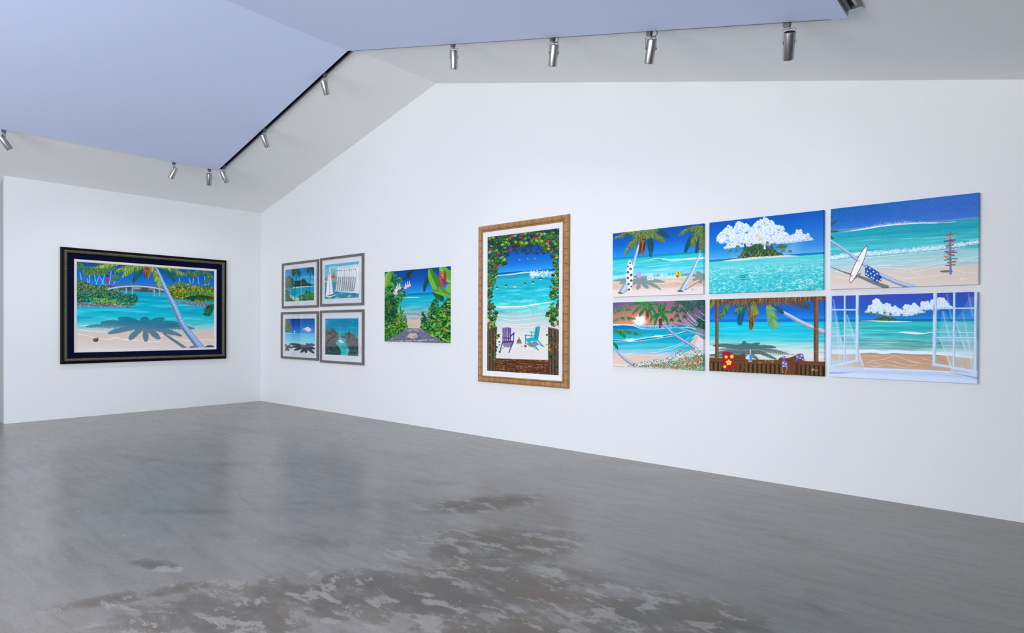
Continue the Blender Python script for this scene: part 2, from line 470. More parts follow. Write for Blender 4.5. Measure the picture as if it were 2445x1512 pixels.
    def dots(s, poly, n, r, cols, a=1.0):
        for p in s.inside(poly, n):
            k = s.rng.uniform(.6, 1.3)
            s.ell(p[0], p[1], r * k, r * k * .8, cols[s.rng.integers(len(cols))], a, 0, 7)

    def puff(s, x, y, r, hi=(250, 251, 255), lo=(125, 152, 212), a=1.0):
        c = s.T([(x, y)])[0]; e = s.T([(x + r, y), (x, y + r)])
        rx = abs(e[0, 0] - c[0]) + 1e-3; ry = abs(e[1, 1] - c[1]) + 1e-3
        x0 = int(max(0, c[0] - rx - 2)); x1 = int(min(s.W, c[0] + rx + 3)); y0 = int(max(0, c[1] - ry - 2)); y1 = int(min(s.H, c[1] + ry + 3))
        if x1 <= x0 or y1 <= y0: return
        gy, gx = np.mgrid[y0:y1, x0:x1]
        dx = (gx + .5 - c[0]) / rx; dy = (gy + .5 - c[1]) / ry
        d = np.sqrt(dx * dx + dy * dy)
        m = np.clip((1 - d) * min(rx, ry) * .8, 0, 1)[..., None] * a
        sh = np.clip(.70 - .62 * dy - .25 * dx - .42 * d, 0, 1)[..., None]
        col = np.asarray(lo, np.float32) * (1 - sh) + np.asarray(hi, np.float32) * sh
        s.img[y0:y1, x0:x1] = s.img[y0:y1, x0:x1] * (1 - m) + col * m

    def cloud(s, poly, n, r, **k):
        pts = s.inside(poly, n)
        pts.sort(key=lambda p: p[1])
        for p in pts: s.puff(p[0], p[1], r * s.rng.uniform(.6, 1.25), **k)

    def noise(s, sx, sy, seed=0, oct=3, warp=0, yy=None):
        X = s.U * sx; Y = (s.Vv if yy is None else yy) * sy
        out = 0; amp = 1; tot = 0
        for o in range(oct):
            g = np.random.default_rng(seed * 17 + o).random((64, 64)).astype(np.float32)
            x = X * 2 ** o + warp * (out if o else 0); y = Y * 2 ** o
            xi = np.floor(x).astype(int); yi = np.floor(y).astype(int); fx = x - xi; fy = y - yi
            fx = fx * fx * (3 - 2 * fx); fy = fy * fy * (3 - 2 * fy)
            a = g[yi % 64, xi % 64]; b = g[yi % 64, (xi + 1) % 64]; c = g[(yi + 1) % 64, xi % 64]; d = g[(yi + 1) % 64, (xi + 1) % 64]
            out = out + amp * ((a * (1 - fx) + b * fx) * (1 - fy) + (c * (1 - fx) + d * fx) * fy)
            tot += amp; amp *= .55
        return out / tot

    def ramp(s, v0, v1, f0=.02, f1=.02, yy=None):
        v = s.Vv if yy is None else yy
        return np.clip((v - v0) / f0, 0, 1) * np.clip((v1 - v) / f1, 0, 1)

    def mix(s, m, col):
        m = np.clip(m, 0, 1)[..., None]
        s.img = s.img * (1 - m) + np.asarray(col, np.float32) * m

    def water(s, v0, v1, seed, sx=6, sy=60, lite=(190, 240, 240), dark=(0, 110, 140), a=.35, tilt=0.0, f=.03):
        """wind streaks, finer towards the horizon"""
        t = np.clip((s.Vv + tilt * s.U - v0) / max(1e-3, v1 - v0), .002, 1.5)
        yy = np.log(t * 8 + .35) / 3
        n = s.noise(sx, sy * .45, seed, 3, .6, yy)
        r = s.ramp(v0, v1, f, f)
        s.mix(np.clip((n - .56) * 5, 0, 1) * a * r, lite)
        s.mix(np.clip((.44 - n) * 5, 0, 1) * a * .8 * r, dark)

    def caustic(s, v0, v1, seed, sx=9, sy=14, col=(225, 250, 248), a=.8, p=.055, f=.08):
        t = np.clip((s.Vv - v0) / max(1e-3, v1 - v0), 0, 1.5)
        yy = np.log(t * 6 + .5) / 2
        n = s.noise(sx, sy, seed, 2, .8, yy); n2 = s.noise(sx * 1.3, sy * 1.2, seed + 5, 2, .8, yy)
        k = np.clip(1 - np.abs(n - .5) / p, 0, 1) ** 1.5 + np.clip(1 - np.abs(n2 - .5) / p, 0, 1) ** 1.5 * .8
        s.mix(k * a * s.ramp(v0, v1, f, .01), col)

    def foam(s, lines, w, col=(240, 246, 250), a=.8):
        for l in lines: s.line(l, [w * .2, w, w * .7, w, w * .2], 0, col, a)

    def flower(s, x, y, r, col, ctr=(250, 215, 90)):
        a0 = s.rng.uniform(0, 6)
        for i in range(5):
            a = a0 + i * 1.2566
            s.ell(x + np.cos(a) * r * .5, y + np.sin(a) * r * .5, r * .52, r * .4, col, 1, a, 9)
        s.ell(x, y, r * .18, r * .18, ctr, 1, 0, 6)

    def signature(s, x, y, l, h, col, w=3.5, a=.9):
        rs = s.rng
        pts = [(x, y + h)]
        for i in range(11):
            pts.append((x + l * (i + 1) / 12 + rs.uniform(-3, 3), y + (rs.uniform(0, .35) if i < 3 and i % 2 == 0 else rs.uniform(.4, .95)) * h))
        s.line(pts, w, w * .7, col, a, 6)
        s.line([(x + l * .1, y + h * .1), (x + l * .02, y + h * .9)], w, w, col, a)

    def result(s):
        c = s.img.reshape(s.ny, s.ss, s.nx, s.ss, 3).mean((1, 3)) / 255
        c[..., 1] += .13 * np.clip(c[..., 2] - c[..., 1], 0, 1) * np.clip(1.2 - c[..., 0] * 1.6, 0, 1)
        return np.clip(c, 0, 1)


GREEN = [(20, 70, 35), (35, 100, 40), (60, 130, 45), (95, 155, 60), (140, 175, 80)]
PALMG = [(30, 75, 45), (55, 105, 50), (95, 135, 60), (135, 160, 80), (70, 120, 55)]
DARKG = [(8, 45, 40), (15, 65, 45), (25, 85, 50), (10, 55, 60)]
YELG = [(95, 120, 30), (150, 150, 35), (190, 170, 45), (60, 95, 30), (35, 70, 30)]


def paint_lagoon(q):
    c = Painter(q, 450, 262, 3); c.fr(120, 560, 4.582); V = c.V
    c.grad([(0, (3, 58, 155)), (.12, (5, 82, 185)), (.27, (28, 118, 215)), (.285, (15, 150, 185)), (.36, (0, 160, 195)), (.55, (8, 172, 202)),
            (.66, (50, 188, 205)), (.72, (140, 203, 208)), (.77, (200, 205, 205)), (.82, (224, 196, 182)), (.88, (226, 202, 190)), (1, (229, 212, 210))])
    c.water(.3, .76, 4, 5, 70, (120, 225, 230), (0, 120, 165), .5, .06)
    c.mix(c.noise(5, 30, 9, 3, 1) * .0, (0, 0, 0))
    # far shore under the bridge
    c.foliage([(760, 590), (900, 575), (1250, 590), (1250, 640), (1000, 632), (770, 615)], 160, 16, 10, [(70, 90, 70), (110, 120, 90), (60, 75, 60), (150, 90, 90)], (55, 80, 75))
    c.fill([(915, 583), (990, 583), (990, 605), (915, 605)], (140, 170, 185), .8); c.fill([(1090, 590), (1130, 590), (1130, 612), (1090, 612)], (190, 110, 110), .8)
    # small palms
    for tr, cr, R in [([(352, 535), (340, 460), (330, 410)], (335, 362), 72), ([(418, 545), (410, 480)], (412, 440), 55), ([(428, 545), (442, 450)], (436, 405), 74),
                      ([(505, 570), (520, 520), (545, 450)], (548, 395), 88), ([(505, 520), (490, 440)], (492, 400), 60), ([(602, 560), (575, 510), (550, 470)], (560, 420), 60),
                      ([(568, 562), (590, 500), (602, 440)], (600, 400), 70), ([(650, 557), (668, 470), (676, 400)], (678, 372), 66), ([(703, 550), (716, 512)], (722, 480), 55),
                      ([(1420, 520), (1418, 480)], (1420, 445), 52), ([(1540, 550), (1522, 480)], (1520, 435), 50), ([(1560, 545), (1575, 480)], (1582, 452), 44),
                      ([(1630, 550), (1618, 470)], (1612, 428), 46), ([(1690, 570), (1693, 460)], (1698, 425), 44), ([(1735, 560), (1748, 500)], (1752, 468), 46), ([(1700, 560), (1712, 540)], (1716, 520), 36)]:
        c.line(tr, 9, 6, (150, 185, 215), 1)
        c.palm(cr[0], cr[1], R, PALMG, 10, 7, .9, 11, None, .45, .5, (-215, 40))
    c.fill([(623, 462), (644, 462), (648, 540), (620, 540)], (205, 30, 70)); c.fill([(622, 446), (642, 446), (644, 466), (621, 466)], (20, 30, 90))
    # hedges
    HB = [(45, 80, 50), (75, 110, 60), (110, 145, 85), (35, 65, 55), (150, 175, 110), (60, 100, 90)]
    c.foliage([(285, 515), (330, 500), (420, 535), (520, 560), (640, 555), (740, 585), (790, 630), (780, 655), (285, 660)], 1300, 15, 9, HB, (35, 70, 50))
    c.foliage([(285, 645), (760, 640), (950, 665), (968, 720), (930, 780), (700, 775), (440, 745), (285, 752)], 1500, 16, 10,
              [(20, 105, 95), (40, 130, 105), (15, 75, 75), (60, 140, 70), (90, 170, 120), (10, 60, 60)], (10, 65, 70))
    c.foliage([(420, 690), (640, 700), (760, 740), (880, 760), (700, 770), (450, 740)], 160, 13, 8, [(170, 190, 60), (120, 160, 60)])
    c.foliage([(285, 748), (440, 755), (620, 762), (900, 782), (890, 800), (500, 792), (285, 790)], 520, 13, 7, [(150, 140, 150), (95, 90, 105), (180, 170, 175), (60, 70, 80)], (110, 110, 125))
    c.foliage([(1255, 620), (1300, 560), (1420, 530), (1560, 560), (1700, 570), (1800, 590), (1800, 740), (1650, 735), (1480, 722), (1340, 700), (1270, 660)], 1500, 16, 10, YELG + [(200, 185, 60)], (60, 85, 30))
    c.foliage([(1270, 570), (1420, 520), (1790, 575), (1790, 600), (1400, 570), (1280, 600)], 260, 14, 8, [(60, 110, 110), (90, 140, 120), (50, 90, 70)])
    c.foliage([(1350, 728), (1500, 735), (1650, 742), (1798, 765), (1798, 800), (1640, 790), (1480, 765), (1370, 745)], 420, 13, 7, [(140, 140, 160), (95, 95, 115), (175, 170, 180), (70, 80, 100)], (110, 115, 140))
    c.frond((1800, 655), (1600, 600), (1435, 655), 75, [(45, 110, 35), (25, 85, 30), (90, 150, 50), (130, 175, 60)], 44, 1.0, 7, (120, 170, 70))
    c.frond((1800, 700), (1640, 640), (1470, 700), 60, DARKG, 36, 1.0, 7, None)
    c.fill([(1530, 690), (1600, 690), (1575, 735), (1545, 732)], (15, 75, 50))
    c.frond((1800, 770), (1740, 800), (1705, 890), 75, [(20, 90, 60), (60, 130, 60), (15, 65, 60)], 22, .1, 7, None)
    # bridge
    br = [(640, 603), (720, 585), (830, 573), (960, 570), (1090, 580), (1180, 595), (1250, 612)]
    c.line(br, 13, 13, (190, 205, 215)); c.line([(x, y + 8) for x, y in br], 5, 5, (90, 130, 160))
    rl = [(x, y - 34) for x, y in br]
    c.line(rl, 6, 6, (120, 85, 95)); c.line([(x, y + 14) for x, y in rl], 3, 3, (110, 85, 95))
    cc = c.curve(rl, 6)
    for p in cc[::1]: c.line([(p[0], p[1]), (p[0], p[1] + 28)], 3, 3, (110, 90, 100), 1, 2)
    for x, y0, y1 in [(840, 585, 655), (909, 580, 662), (1146, 592, 682), (1205, 602, 680)]:
        c.fill([(x - 8, y0), (x + 8, y0), (x + 8, y1), (x - 8, y1)], (150, 180, 195)); c.fill([(x + 3, y0), (x + 8, y0), (x + 8, y1), (x + 3, y1)], (80, 120, 150))
    c.line([(840, 660), (1000, 680), (1280, 690)], 8, 4, (0, 110, 140), .6)
    # foam
    c.foam([[(290, 1008), (420, 1000), (520, 1020), (640, 1030)], [(290, 1040), (450, 1060), (640, 1075)], [(390, 1105), (520, 1140), (640, 1150), (760, 1125)], [(760, 1155), (900, 1160), (1100, 1175), (1290, 1170)],
            [(1260, 1080), (1330, 1130), (1500, 1160), (1620, 1150)], [(290, 1095), (420, 1110)], [(1560, 1165), (1700, 1150), (1790, 1160)], [(640, 1110), (820, 1150), (980, 1150)], [(1100, 1140), (1300, 1100), (1420, 1120)]], 8, (250, 245, 245), .8)
    # shadow of the palm on sand and water
    c.hold()
    for e, m in [((395, 1012), (700, 985)), ((555, 968), (780, 955)), ((750, 922), (880, 930)), ((1250, 925), (1150, 940)), ((1425, 975), (1230, 965)), ((1575, 1030), (1300, 1000)),
                 ((640, 1085), (800, 1030)), ((870, 1150), (930, 1080)), ((1050, 1170), (1050, 1090)), ((1435, 1110), (1250, 1040)), ((1200, 1140), (1130, 1080))]:
        c.frond((1040, 1000), m, e, 48, [(0, 0, 0)], 40, .1, 12, (0, 0, 0))
    c.ell(1040, 950, 55, 48, (0, 0, 0)); c.ell(1040, 1010, 190, 45, (0, 0, 0))
    c.fill([(1225, 1085), (1260, 1080), (1500, 1240), (1450, 1245)], (0, 0, 0))
    c.comp((25, 75, 110), .62, 2)
    c.ell(1745, 1235, 55, 24, (50, 65, 85), .9); c.ell(1570, 1240, 50, 20, (40, 60, 85), .8)
    # big palm
    c.trunk([(1660, 1262), (1570, 1150), (1450, 985), (1360, 790), (1262, 590), (1190, 430), (1150, 350)], 88, 26, (125, 150, 195), 70)
    bg = [(60, 110, 45), (110, 150, 55), (150, 175, 75), (35, 80, 45), (175, 195, 95)]
    dk = [(15, 75, 85), (25, 95, 75), (20, 65, 95), (40, 105, 70)]
    c.frond((1130, 345), (970, 370), (915, 530), 55, dk, 34, .3, 9, None)
    c.frond((1150, 345), (1330, 370), (1365, 520), 60, dk, 34, .3, 9, None)
    c.frond((1130, 335), (900, 300), (720, 420), 70, bg, 48, .5, 8, (160, 175, 80))
    c.frond((1130, 335), (900, 330), (800, 470), 65, bg, 44, .5, 8, (160, 175, 80))
    c.frond((760, 330), (650, 310), (500, 370), 45, bg, 40, .6, 8, (170, 185, 60))
    c.frond((1150, 335), (1300, 330), (1500, 455), 55, bg, 46, .5, 7, (150, 165, 80))
    c.frond((1120, 340), (1160, 430), (1215, 590), 60, bg, 44, .3, 8, (150, 165, 80))
    for i in range(26):
        x = 1035 + c.rng.uniform(0, 75); c.line([(x, 358), (x + c.rng.uniform(-8, 8), 430 + c.rng.uniform(0, 75))], 12, 3, [(120, 65, 30), (165, 95, 45), (90, 45, 25), (190, 120, 60)][i % 4])
    for i in range(8): c.ell(1075 + c.rng.uniform(-28, 28), 385 + c.rng.uniform(-18, 18), 13, 11, [(150, 120, 50), (95, 60, 30)][i % 2])
    # coconut
    c.ell(500, 1157, 31, 21, (95, 70, 62)); c.ell(497, 1151, 22, 8, (150, 118, 100), .6); c.line([(524, 1165), (526, 1126)], 7, 5, (50, 45, 45)); c.line([(526, 1128), (515, 1132)], 4, 2, (50, 60, 45))
    return c.result()


def paint_crater_bay(q):
    c = Painter(q, 105, 120, 5); c.fr(650, 590, 5.04)
    c.grad([(0, (25, 110, 200)), (.3, (45, 150, 215)), (.5, (95, 190, 225)), (.54, (20, 150, 190)), (.8, (0, 165, 195)), (1, (0, 150, 180))])
    c.fill([(240, 430), (270, 408), (335, 402), (360, 385), (385, 390), (420, 430), (470, 450), (500, 455), (500, 466), (260, 478)], (20, 55, 60))
    for i in range(24): c.line([(270 + i * 7, 415 + abs(i - 12)), (262 + i * 7 + c.rng.uniform(-8, 8), 462)], 4, 2, [(70, 110, 80), (10, 35, 50), (120, 135, 90)][i % 3], .7)
    c.fill([(150, 492), (260, 482), (500, 462), (500, 470), (300, 492), (230, 500)], (200, 225, 215))
    c.fill([(150, 560), (215, 580), (270, 600), (345, 622), (330, 660), (150, 664)], (190, 215, 195)); c.fill([(215, 580), (330, 560), (420, 560), (345, 610), (270, 600)], (70, 190, 200), .6)
    c.water(.56, .9, 2, 4, 30, (120, 215, 225), (0, 110, 150), .4)
    gg = [(20, 70, 50), (50, 105, 70), (90, 140, 100), (15, 50, 45)]
    c.foliage([(148, 370), (200, 350), (240, 380), (270, 440), (245, 490), (148, 500)], 420, 20, 8, [(70, 105, 85), (40, 80, 65), (110, 140, 115), (30, 65, 60)], (60, 95, 80))
    c.foliage([(148, 520), (190, 520), (200, 590), (240, 640), (300, 650), (300, 668), (148, 668)], 200, 18, 8, gg, (50, 90, 70))
    c.foliage([(330, 580), (380, 570), (410, 520), (440, 540), (500, 560), (500, 645), (330, 650)], 300, 30, 10, [(40, 110, 70), (80, 150, 100), (20, 75, 60)], (30, 90, 70))
    c.line([(268, 640), (272, 480), (290, 330)], 8, 6, (30, 60, 70)); c.palm(285, 305, 62, gg, 12, 6, 1, 14, None, .5, .4, (-230, 50))
    for x in (180, 205, 232): c.line([(x, 640), (x, 470)], 4, 4, (35, 60, 60))
    c.line([(440, 540), (452, 300)], 9, 6, (25, 60, 70)); c.palm(455, 262, 72, [(15, 50, 50), (40, 90, 70), (80, 120, 90)], 12, 6, 1, 14, None, .5, .6, (-230, 50))
    return c.result()


def paint_regatta(q):
    c = Painter(q, 120, 130, 6); c.fr(650, 590, 5.04)
    c.grad([(0, (45, 160, 215)), (.14, (60, 170, 215)), (.16, (140, 195, 200)), (.38, (150, 195, 195)), (.48, (165, 190, 190)), (.5, (85, 150, 165)), (1, (60, 135, 165))])
    for a in [(700, 260), (740, 250), (760, 255), (650, 285)]: c.puff(a[0], a[1], 26, (150, 210, 205), (120, 190, 190))
    c.foliage([(625, 370), (700, 350), (780, 360), (780, 400), (625, 420)], 160, 14, 8, [(160, 120, 130), (120, 130, 140), (200, 180, 185), (90, 100, 110)], (150, 140, 150))
    c.line([(625, 418), (780, 405)], 8, 6, (225, 230, 235))
    c.fill([(733, 298), (755, 382), (716, 382)], (205, 95, 85)); c.line([(735, 290), (734, 385)], 2, 2, (90, 60, 60)); c.line([(716, 388), (755, 386)], 6, 6, (230, 230, 235))
    c.fill([(770, 240), (1036, 200), (1036, 560), (770, 520)], (205, 208, 212))
    xs = [782, 808, 830, 868, 890, 922, 942, 965, 994, 1018]
    for i, x in enumerate(xs):
        t = 224 - i * 3.2
        c.fill([(x, t), (x + 22, 300), (x + 18, 420), (x - 12, 530), (x - 26, 530), (x - 6, 400)], (238, 240, 243))
        c.line([(x, t), (x + 3, 420), (x - 12, 530)], 2, 2, (150, 150, 155))
        c.ell(x + 1, 287 - i * 2, 7, 6, [(30, 30, 50), (30, 30, 50), (120, 120, 130), (200, 120, 120), (150, 150, 160), (30, 30, 50), (90, 90, 100), (110, 110, 120), (210, 40, 40), (180, 60, 60)][i])
    for i in range(9):
        x = 770 + i * 25
        c.fill([(x + 14, 345), (x + 30, 375), (x + 26, 420), (x + 12, 525), (x - 2, 527), (x + 12, 400)], (150, 152, 155))
    c.fill([(985, 220), (1020, 240), (1038, 300), (1038, 555), (975, 548), (998, 400)], (236, 238, 242)); c.line([(1003, 225), (1010, 545)], 3, 3, (150, 150, 155))
    c.ell(992, 266, 7, 7, (215, 40, 45)); c.line([(745, 526), (860, 540), (1036, 550)], 8, 10, (240, 243, 246))
    c.fill([(622, 520), (745, 530), (860, 545), (1040, 558), (1040, 640), (622, 640)], (55, 135, 170))
    c.water(c.V(700, 530), 1.0, 7, 8, 26, (150, 205, 215), (25, 90, 125), .9, .15, .02)
    c.fill([(676, 240), (690, 262), (730, 565), (684, 575), (680, 480)], (232, 234, 238)); c.fill([(672, 290), (684, 575), (640, 592), (655, 430)], (243, 244, 246))
    c.line([(676, 240), (684, 580)], 3, 3, (140, 140, 150)); c.ell(680, 314, 6, 7, (170, 70, 80))
    c.line([(636, 592), (690, 598), (755, 575)], [6, 14, 5], 0, (245, 245, 245)); c.line([(700, 577), (732, 572)], 4, 4, (40, 40, 50))
    return c.result()


def paint_palm_shadow(q):
    c = Painter(q, 105, 125, 7); c.fr(650, 590, 5.04)
    c.grad([(0, (5, 45, 150)), (.2, (12, 75, 185)), (.38, (40, 125, 215)), (.4, (30, 110, 205)), (.43, (70, 175, 225)), (.55, (105, 200, 235)), (.68, (140, 210, 235)), (.73, (190, 215, 225)), (.78, (215, 214, 218)), (1, (225, 222, 224))])
    c.foliage([(148, 868), (185, 885), (215, 930), (220, 985), (190, 1030), (148, 1035)], 420, 18, 8, [(60, 90, 40), (100, 120, 60), (40, 65, 35), (130, 140, 90)], (55, 80, 45))
    c.fill([(148, 1034), (300, 1038), (150, 1048)], (200, 225, 220))
    c.fill([(262, 1000), (270, 1030), (250, 1030)], (240, 240, 235)); c.line([(252, 1032), (272, 1032)], 4, 4, (60, 70, 100))
    for x, y, r in [(400, 985, 18), (420, 975, 16), (435, 990, 20), (380, 990, 10), (450, 1000, 12), (412, 1000, 18), (430, 1005, 18), (365, 988, 6)]: c.puff(x, y, r, (245, 240, 248), (200, 190, 215))
    c.hold()
    for e, m in [((200, 1170), (300, 1170)), ((505, 1175), (440, 1170)), ((260, 1245), (330, 1210)), ((505, 1225), (450, 1200)), ((330, 1275), (380, 1230)), ((500, 1278), (450, 1240)), ((400, 1275), (400, 1230)), ((230, 1205), (320, 1190)), ((430, 1165), (410, 1180))]:
        c.frond((400, 1200), m, e, 26, [(0, 0, 0)], 20, .0, 9, (0, 0, 0))
    for e in [(235, 1215), (150, 1180), (200, 1245), (155, 1250), (215, 1195)]: c.frond((165, 1210), ((165 + e[0]) / 2, e[1] - 6), e, 18, [(0, 0, 0)], 12, 0, 8, (0, 0, 0))
    c.ell(405, 1200, 60, 22, (0, 0, 0))
    c.comp((58, 62, 88), .95)
    return c.result()


def paint_palm_moorage(q):
    c = Painter(q, 120, 135, 8); c.fr(650, 590, 5.04)
    c.grad([(0, (5, 110, 170)), (.2, (8, 135, 180)), (.5, (10, 160, 180)), (.75, (40, 180, 185)), (.85, (75, 200, 190)), (1, (70, 195, 185))])
    c.water(0, 1, 3, 5, 40, (90, 205, 205), (0, 95, 140), .35)
    gg = [(95, 90, 90), (70, 75, 78), (120, 108, 100), (55, 70, 75), (85, 95, 88)]
    for cx, cy, R, sp in [(640, 1060, 75, (-120, 60)), (700, 1050, 90, (-170, 10)), (740, 1090, 60, (-120, 90)), (920, 1110, 100, (-150, 0)), (960, 1120, 80, (-120, 60)), (1025, 1180, 60, (-200, -60))]:
        c.palm(cx, cy, R, gg, 11, 9, 1, 18, None, .5, .9, sp)
    c.foliage([(630, 1080), (690, 990), (745, 1030), (755, 1160), (690, 1200), (630, 1190)], 260, 34, 9, gg, (75, 82, 80), .9, None, 1.4)
    c.foliage([(880, 1120), (915, 1030), (960, 1060), (995, 1130), (990, 1190), (900, 1195)], 240, 34, 9, gg, (80, 82, 80), .9, None, 1.4)
    c.foliage([(630, 1190), (740, 1150), (790, 1190), (820, 1260), (818, 1310), (632, 1298)], 420, 24, 8, [(40, 75, 78), (70, 85, 88), (25, 60, 65), (95, 100, 98)], (45, 75, 78))
    c.foliage([(900, 1200), (1030, 1180), (1032, 1315), (908, 1308), (925, 1240)], 300, 24, 8, [(40, 75, 78), (80, 90, 92), (25, 60, 65), (105, 105, 102)], (50, 78, 80))
    c.line([(786, 1125), (820, 1145), (858, 1152)], [8, 26, 8], 0, (240, 240, 242)); c.line([(800, 1118), (840, 1130)], 12, 8, (235, 238, 242)); c.line([(810, 1125), (835, 1135)], 4, 4, (220, 110, 110)); c.line([(790, 1140), (850, 1160)], 4, 3, (30, 60, 80))
    c.line([(812, 1110), (812, 930)], 3, 2, (190, 225, 230), .7)
    return c.result()


def paint_garden_path(q):
    c = Painter(q, 215, 240, 9); c.fr(890, 610, 6.3); V = c.V
    c.grad([(0, (3, 45, 140)), (.15, (5, 70, 175)), (.3, (25, 125, 215)), (.325, (40, 145, 220)), (.33, (5, 95, 160)), (.355, (0, 120, 175)), (.36, (0, 150, 180)), (.45, (20, 170, 195)), (.53, (90, 180, 195)), (.6, (160, 175, 180)), (.66, (195, 180, 175)),
            (.72, (208, 182, 165)), (.78, (208, 176, 155)), (.81, (215, 190, 175)), (1, (215, 190, 175))])
    c.water(.36, .7, 5, 4, 60, (110, 215, 220), (0, 115, 150), .45, .02)
    c.foam([[(450, 640), (560, 632), (640, 634), (720, 640)]], 14, (225, 245, 250), .8); c.foam([[(500, 965), (640, 975), (730, 965)], [(540, 880), (640, 860), (760, 880)], [(480, 830), (600, 845), (800, 835)]], 6, (235, 230, 228), .6)
    # shaded path
    pa = [(430, 1140), (500, 1095), (700, 1100), (830, 1150), (950, 1230), (1175, 1330), (175, 1300), (280, 1220)]
    c.fill(pa, (100, 100, 122))
    c.foliage(pa, 900, 26, 4, [(150, 150, 165), (78, 80, 100), (125, 125, 145), (90, 92, 112)], None, .5)
    c.foliage([(520, 1180), (640, 1170), (680, 1230), (600, 1250), (520, 1230)], 60, 40, 12, [(205, 180, 172), (195, 175, 170)], None, .4)
    c.foliage([(480, 1100), (740, 1100), (800, 1140), (430, 1150)], 60, 34, 7, [(195, 178, 172), (140, 138, 152)], None, .4)
    c.foliage([(290, 1240), (500, 1270), (900, 1270), (1060, 1310), (240, 1290)], 40, 50, 6, [(200, 185, 185), (185, 180, 190)], None, .3)
    # fronds from above
    c.frond((640, 190), (580, 210), (500, 300), 55, DARKG, 26, .4, 8, None)
    c.palm(520, 330, 60, DARKG, 7, 8, 1, 12, None, .5, .5)
    c.frond((960, 170), (800, 230), (770, 540), 85, [(5, 55, 70), (15, 75, 60), (30, 95, 60), (10, 60, 80)], 50, .9, 9, (60, 100, 60))
    # left bushes
    L = [(15, 75, 35), (30, 105, 40), (70, 150, 40), (10, 50, 35), (130, 185, 60), (45, 125, 45)]
    c.foliage([(168, 240), (300, 245), (360, 320), (480, 360), (430, 430), (500, 590), (440, 660), (380, 760), (440, 850), (510, 960), (525, 1090), (430, 1140), (280, 1230), (178, 1290)], 1500, 34, 13, L, None)
    c.foliage([(168, 560), (300, 600), (370, 720), (360, 900), (300, 1040), (200, 1280), (178, 1290)], 900, 40, 15, [(10, 60, 40), (20, 85, 40), (60, 130, 45), (5, 40, 30)], (8, 55, 38))
    c.foliage([(178, 1000), (500, 1040), (525, 1090), (280, 1230), (178, 1290)], 520, 40, 16, [(60, 130, 30), (20, 85, 35), (110, 160, 50), (10, 55, 30)], (12, 65, 35))
    c.bigleaf([(245, 235), (215, 340), (170, 500)], 95, (110, 165, 50), (150, 195, 75), (70, 130, 40))
    c.bigleaf([(320, 470), (250, 430), (180, 480)], 60, (70, 135, 45), (130, 180, 70), (50, 110, 40)); c.bigleaf([(300, 590), (230, 580), (170, 650)], 70, (40, 115, 50), (90, 160, 60), (30, 90, 40))
    c.bigleaf([(230, 660), (240, 760), (270, 830)], 50, (20, 90, 45), (60, 135, 60), (20, 70, 35)); c.bigleaf([(470, 820), (420, 880), (400, 960)], 40, (50, 130, 50), (100, 170, 60), (30, 90, 40))
    for t in [((415, 750), (420, 880)), ((380, 900), (340, 1000)), ((480, 880), (500, 960)), ((510, 930), (440, 1000)), ((330, 850), (390, 960))]: c.line([t[0], t[1]], [2, 22, 12], 0, (40, 120, 45))
    for x, y in [(487, 505), (520, 480), (548, 470), (370, 520), (400, 510), (350, 540), (330, 590), (350, 590)]:
        c.line([(x, y - 95), (x, y - 40)], 5, 16, (240, 235, 245)); c.line([(x, y - 45), (x, y)], [16, 34, 40], 0, (235, 170, 195)); c.line([(x - 22, y - 30), (x - 6, y)], 10, 3, (245, 225, 235)); c.line([(x + 22, y - 30), (x + 6, y)], 10, 3, (245, 225, 235))
    for x, y, r, k in [(265, 770, 26, (190, 45, 60)), (245, 700, 18, (200, 90, 80)), (360, 960, 18, (205, 70, 50)), (360, 1020, 16, (215, 80, 40)), (400, 1060, 15, (215, 90, 40)), (285, 1060, 20, (130, 90, 120)), (350, 1085, 15, (160, 120, 130)), (415, 905, 14, (225, 110, 40)), (495, 975, 12, (225, 110, 60)), (240, 1080, 14, (225, 235, 220))]:
        for _ in range(6): c.leaf(x + c.rng.uniform(-6, 6), y + c.rng.uniform(-r, r), r * 1.3, r * .5, c.rng.uniform(.8, 2.3), k)
    # right plants
    R = [(12, 70, 35), (30, 105, 40), (80, 155, 45), (8, 45, 32), (45, 125, 45)]
    c.foliage([(760, 860), (800, 960), (860, 960), (850, 850), (900, 690), (960, 650), (1000, 800), (1060, 720), (1170, 620), (1172, 1330), (1060, 1300), (900, 1200), (720, 1090)], 1500, 38, 15, R, None)
    c.foliage([(930, 900), (1172, 640), (1172, 1330), (1060, 1290), (900, 1180), (820, 1120)], 900, 46, 18, [(12, 75, 35), (35, 110, 40), (85, 150, 50), (8, 50, 30), (120, 175, 60)], (10, 55, 35))
    for x, y in [(770, 880), (940, 690), (870, 830), (1000, 850)]:
        for i in range(16): c.leaf(x + c.rng.uniform(-34, 34), y + i * 11 - 20, 60, 16, (.5 if i % 2 else 2.6) + c.rng.uniform(-.3, .3), R[c.rng.integers(5)])
    c.bigleaf([(850, 200), (900, 340), (990, 520), (1100, 600)], 150, (50, 125, 45), (135, 180, 65), (60, 120, 45), 22)
    c.bigleaf([(905, 540), (990, 600), (1060, 700)], 120, (10, 75, 50), (20, 95, 50), (40, 110, 50), 14)
    c.bigleaf([(900, 540), (1040, 580), (1110, 640)], 60, (90, 150, 60), (140, 185, 80), (60, 120, 50), 10)
    c.bigleaf([(1020, 160), (1090, 280), (1172, 420)], 150, (100, 160, 55), (150, 195, 80), (80, 140, 50), 18)
    c.bigleaf([(1172, 420), (1150, 540), (1172, 640)], 120, (90, 150, 55), (130, 180, 70), (70, 130, 50), 12)
    c.bigleaf([(1000, 480), (1060, 560), (1160, 610)], 90, (80, 140, 50), (120, 170, 65), (60, 120, 45), 12)
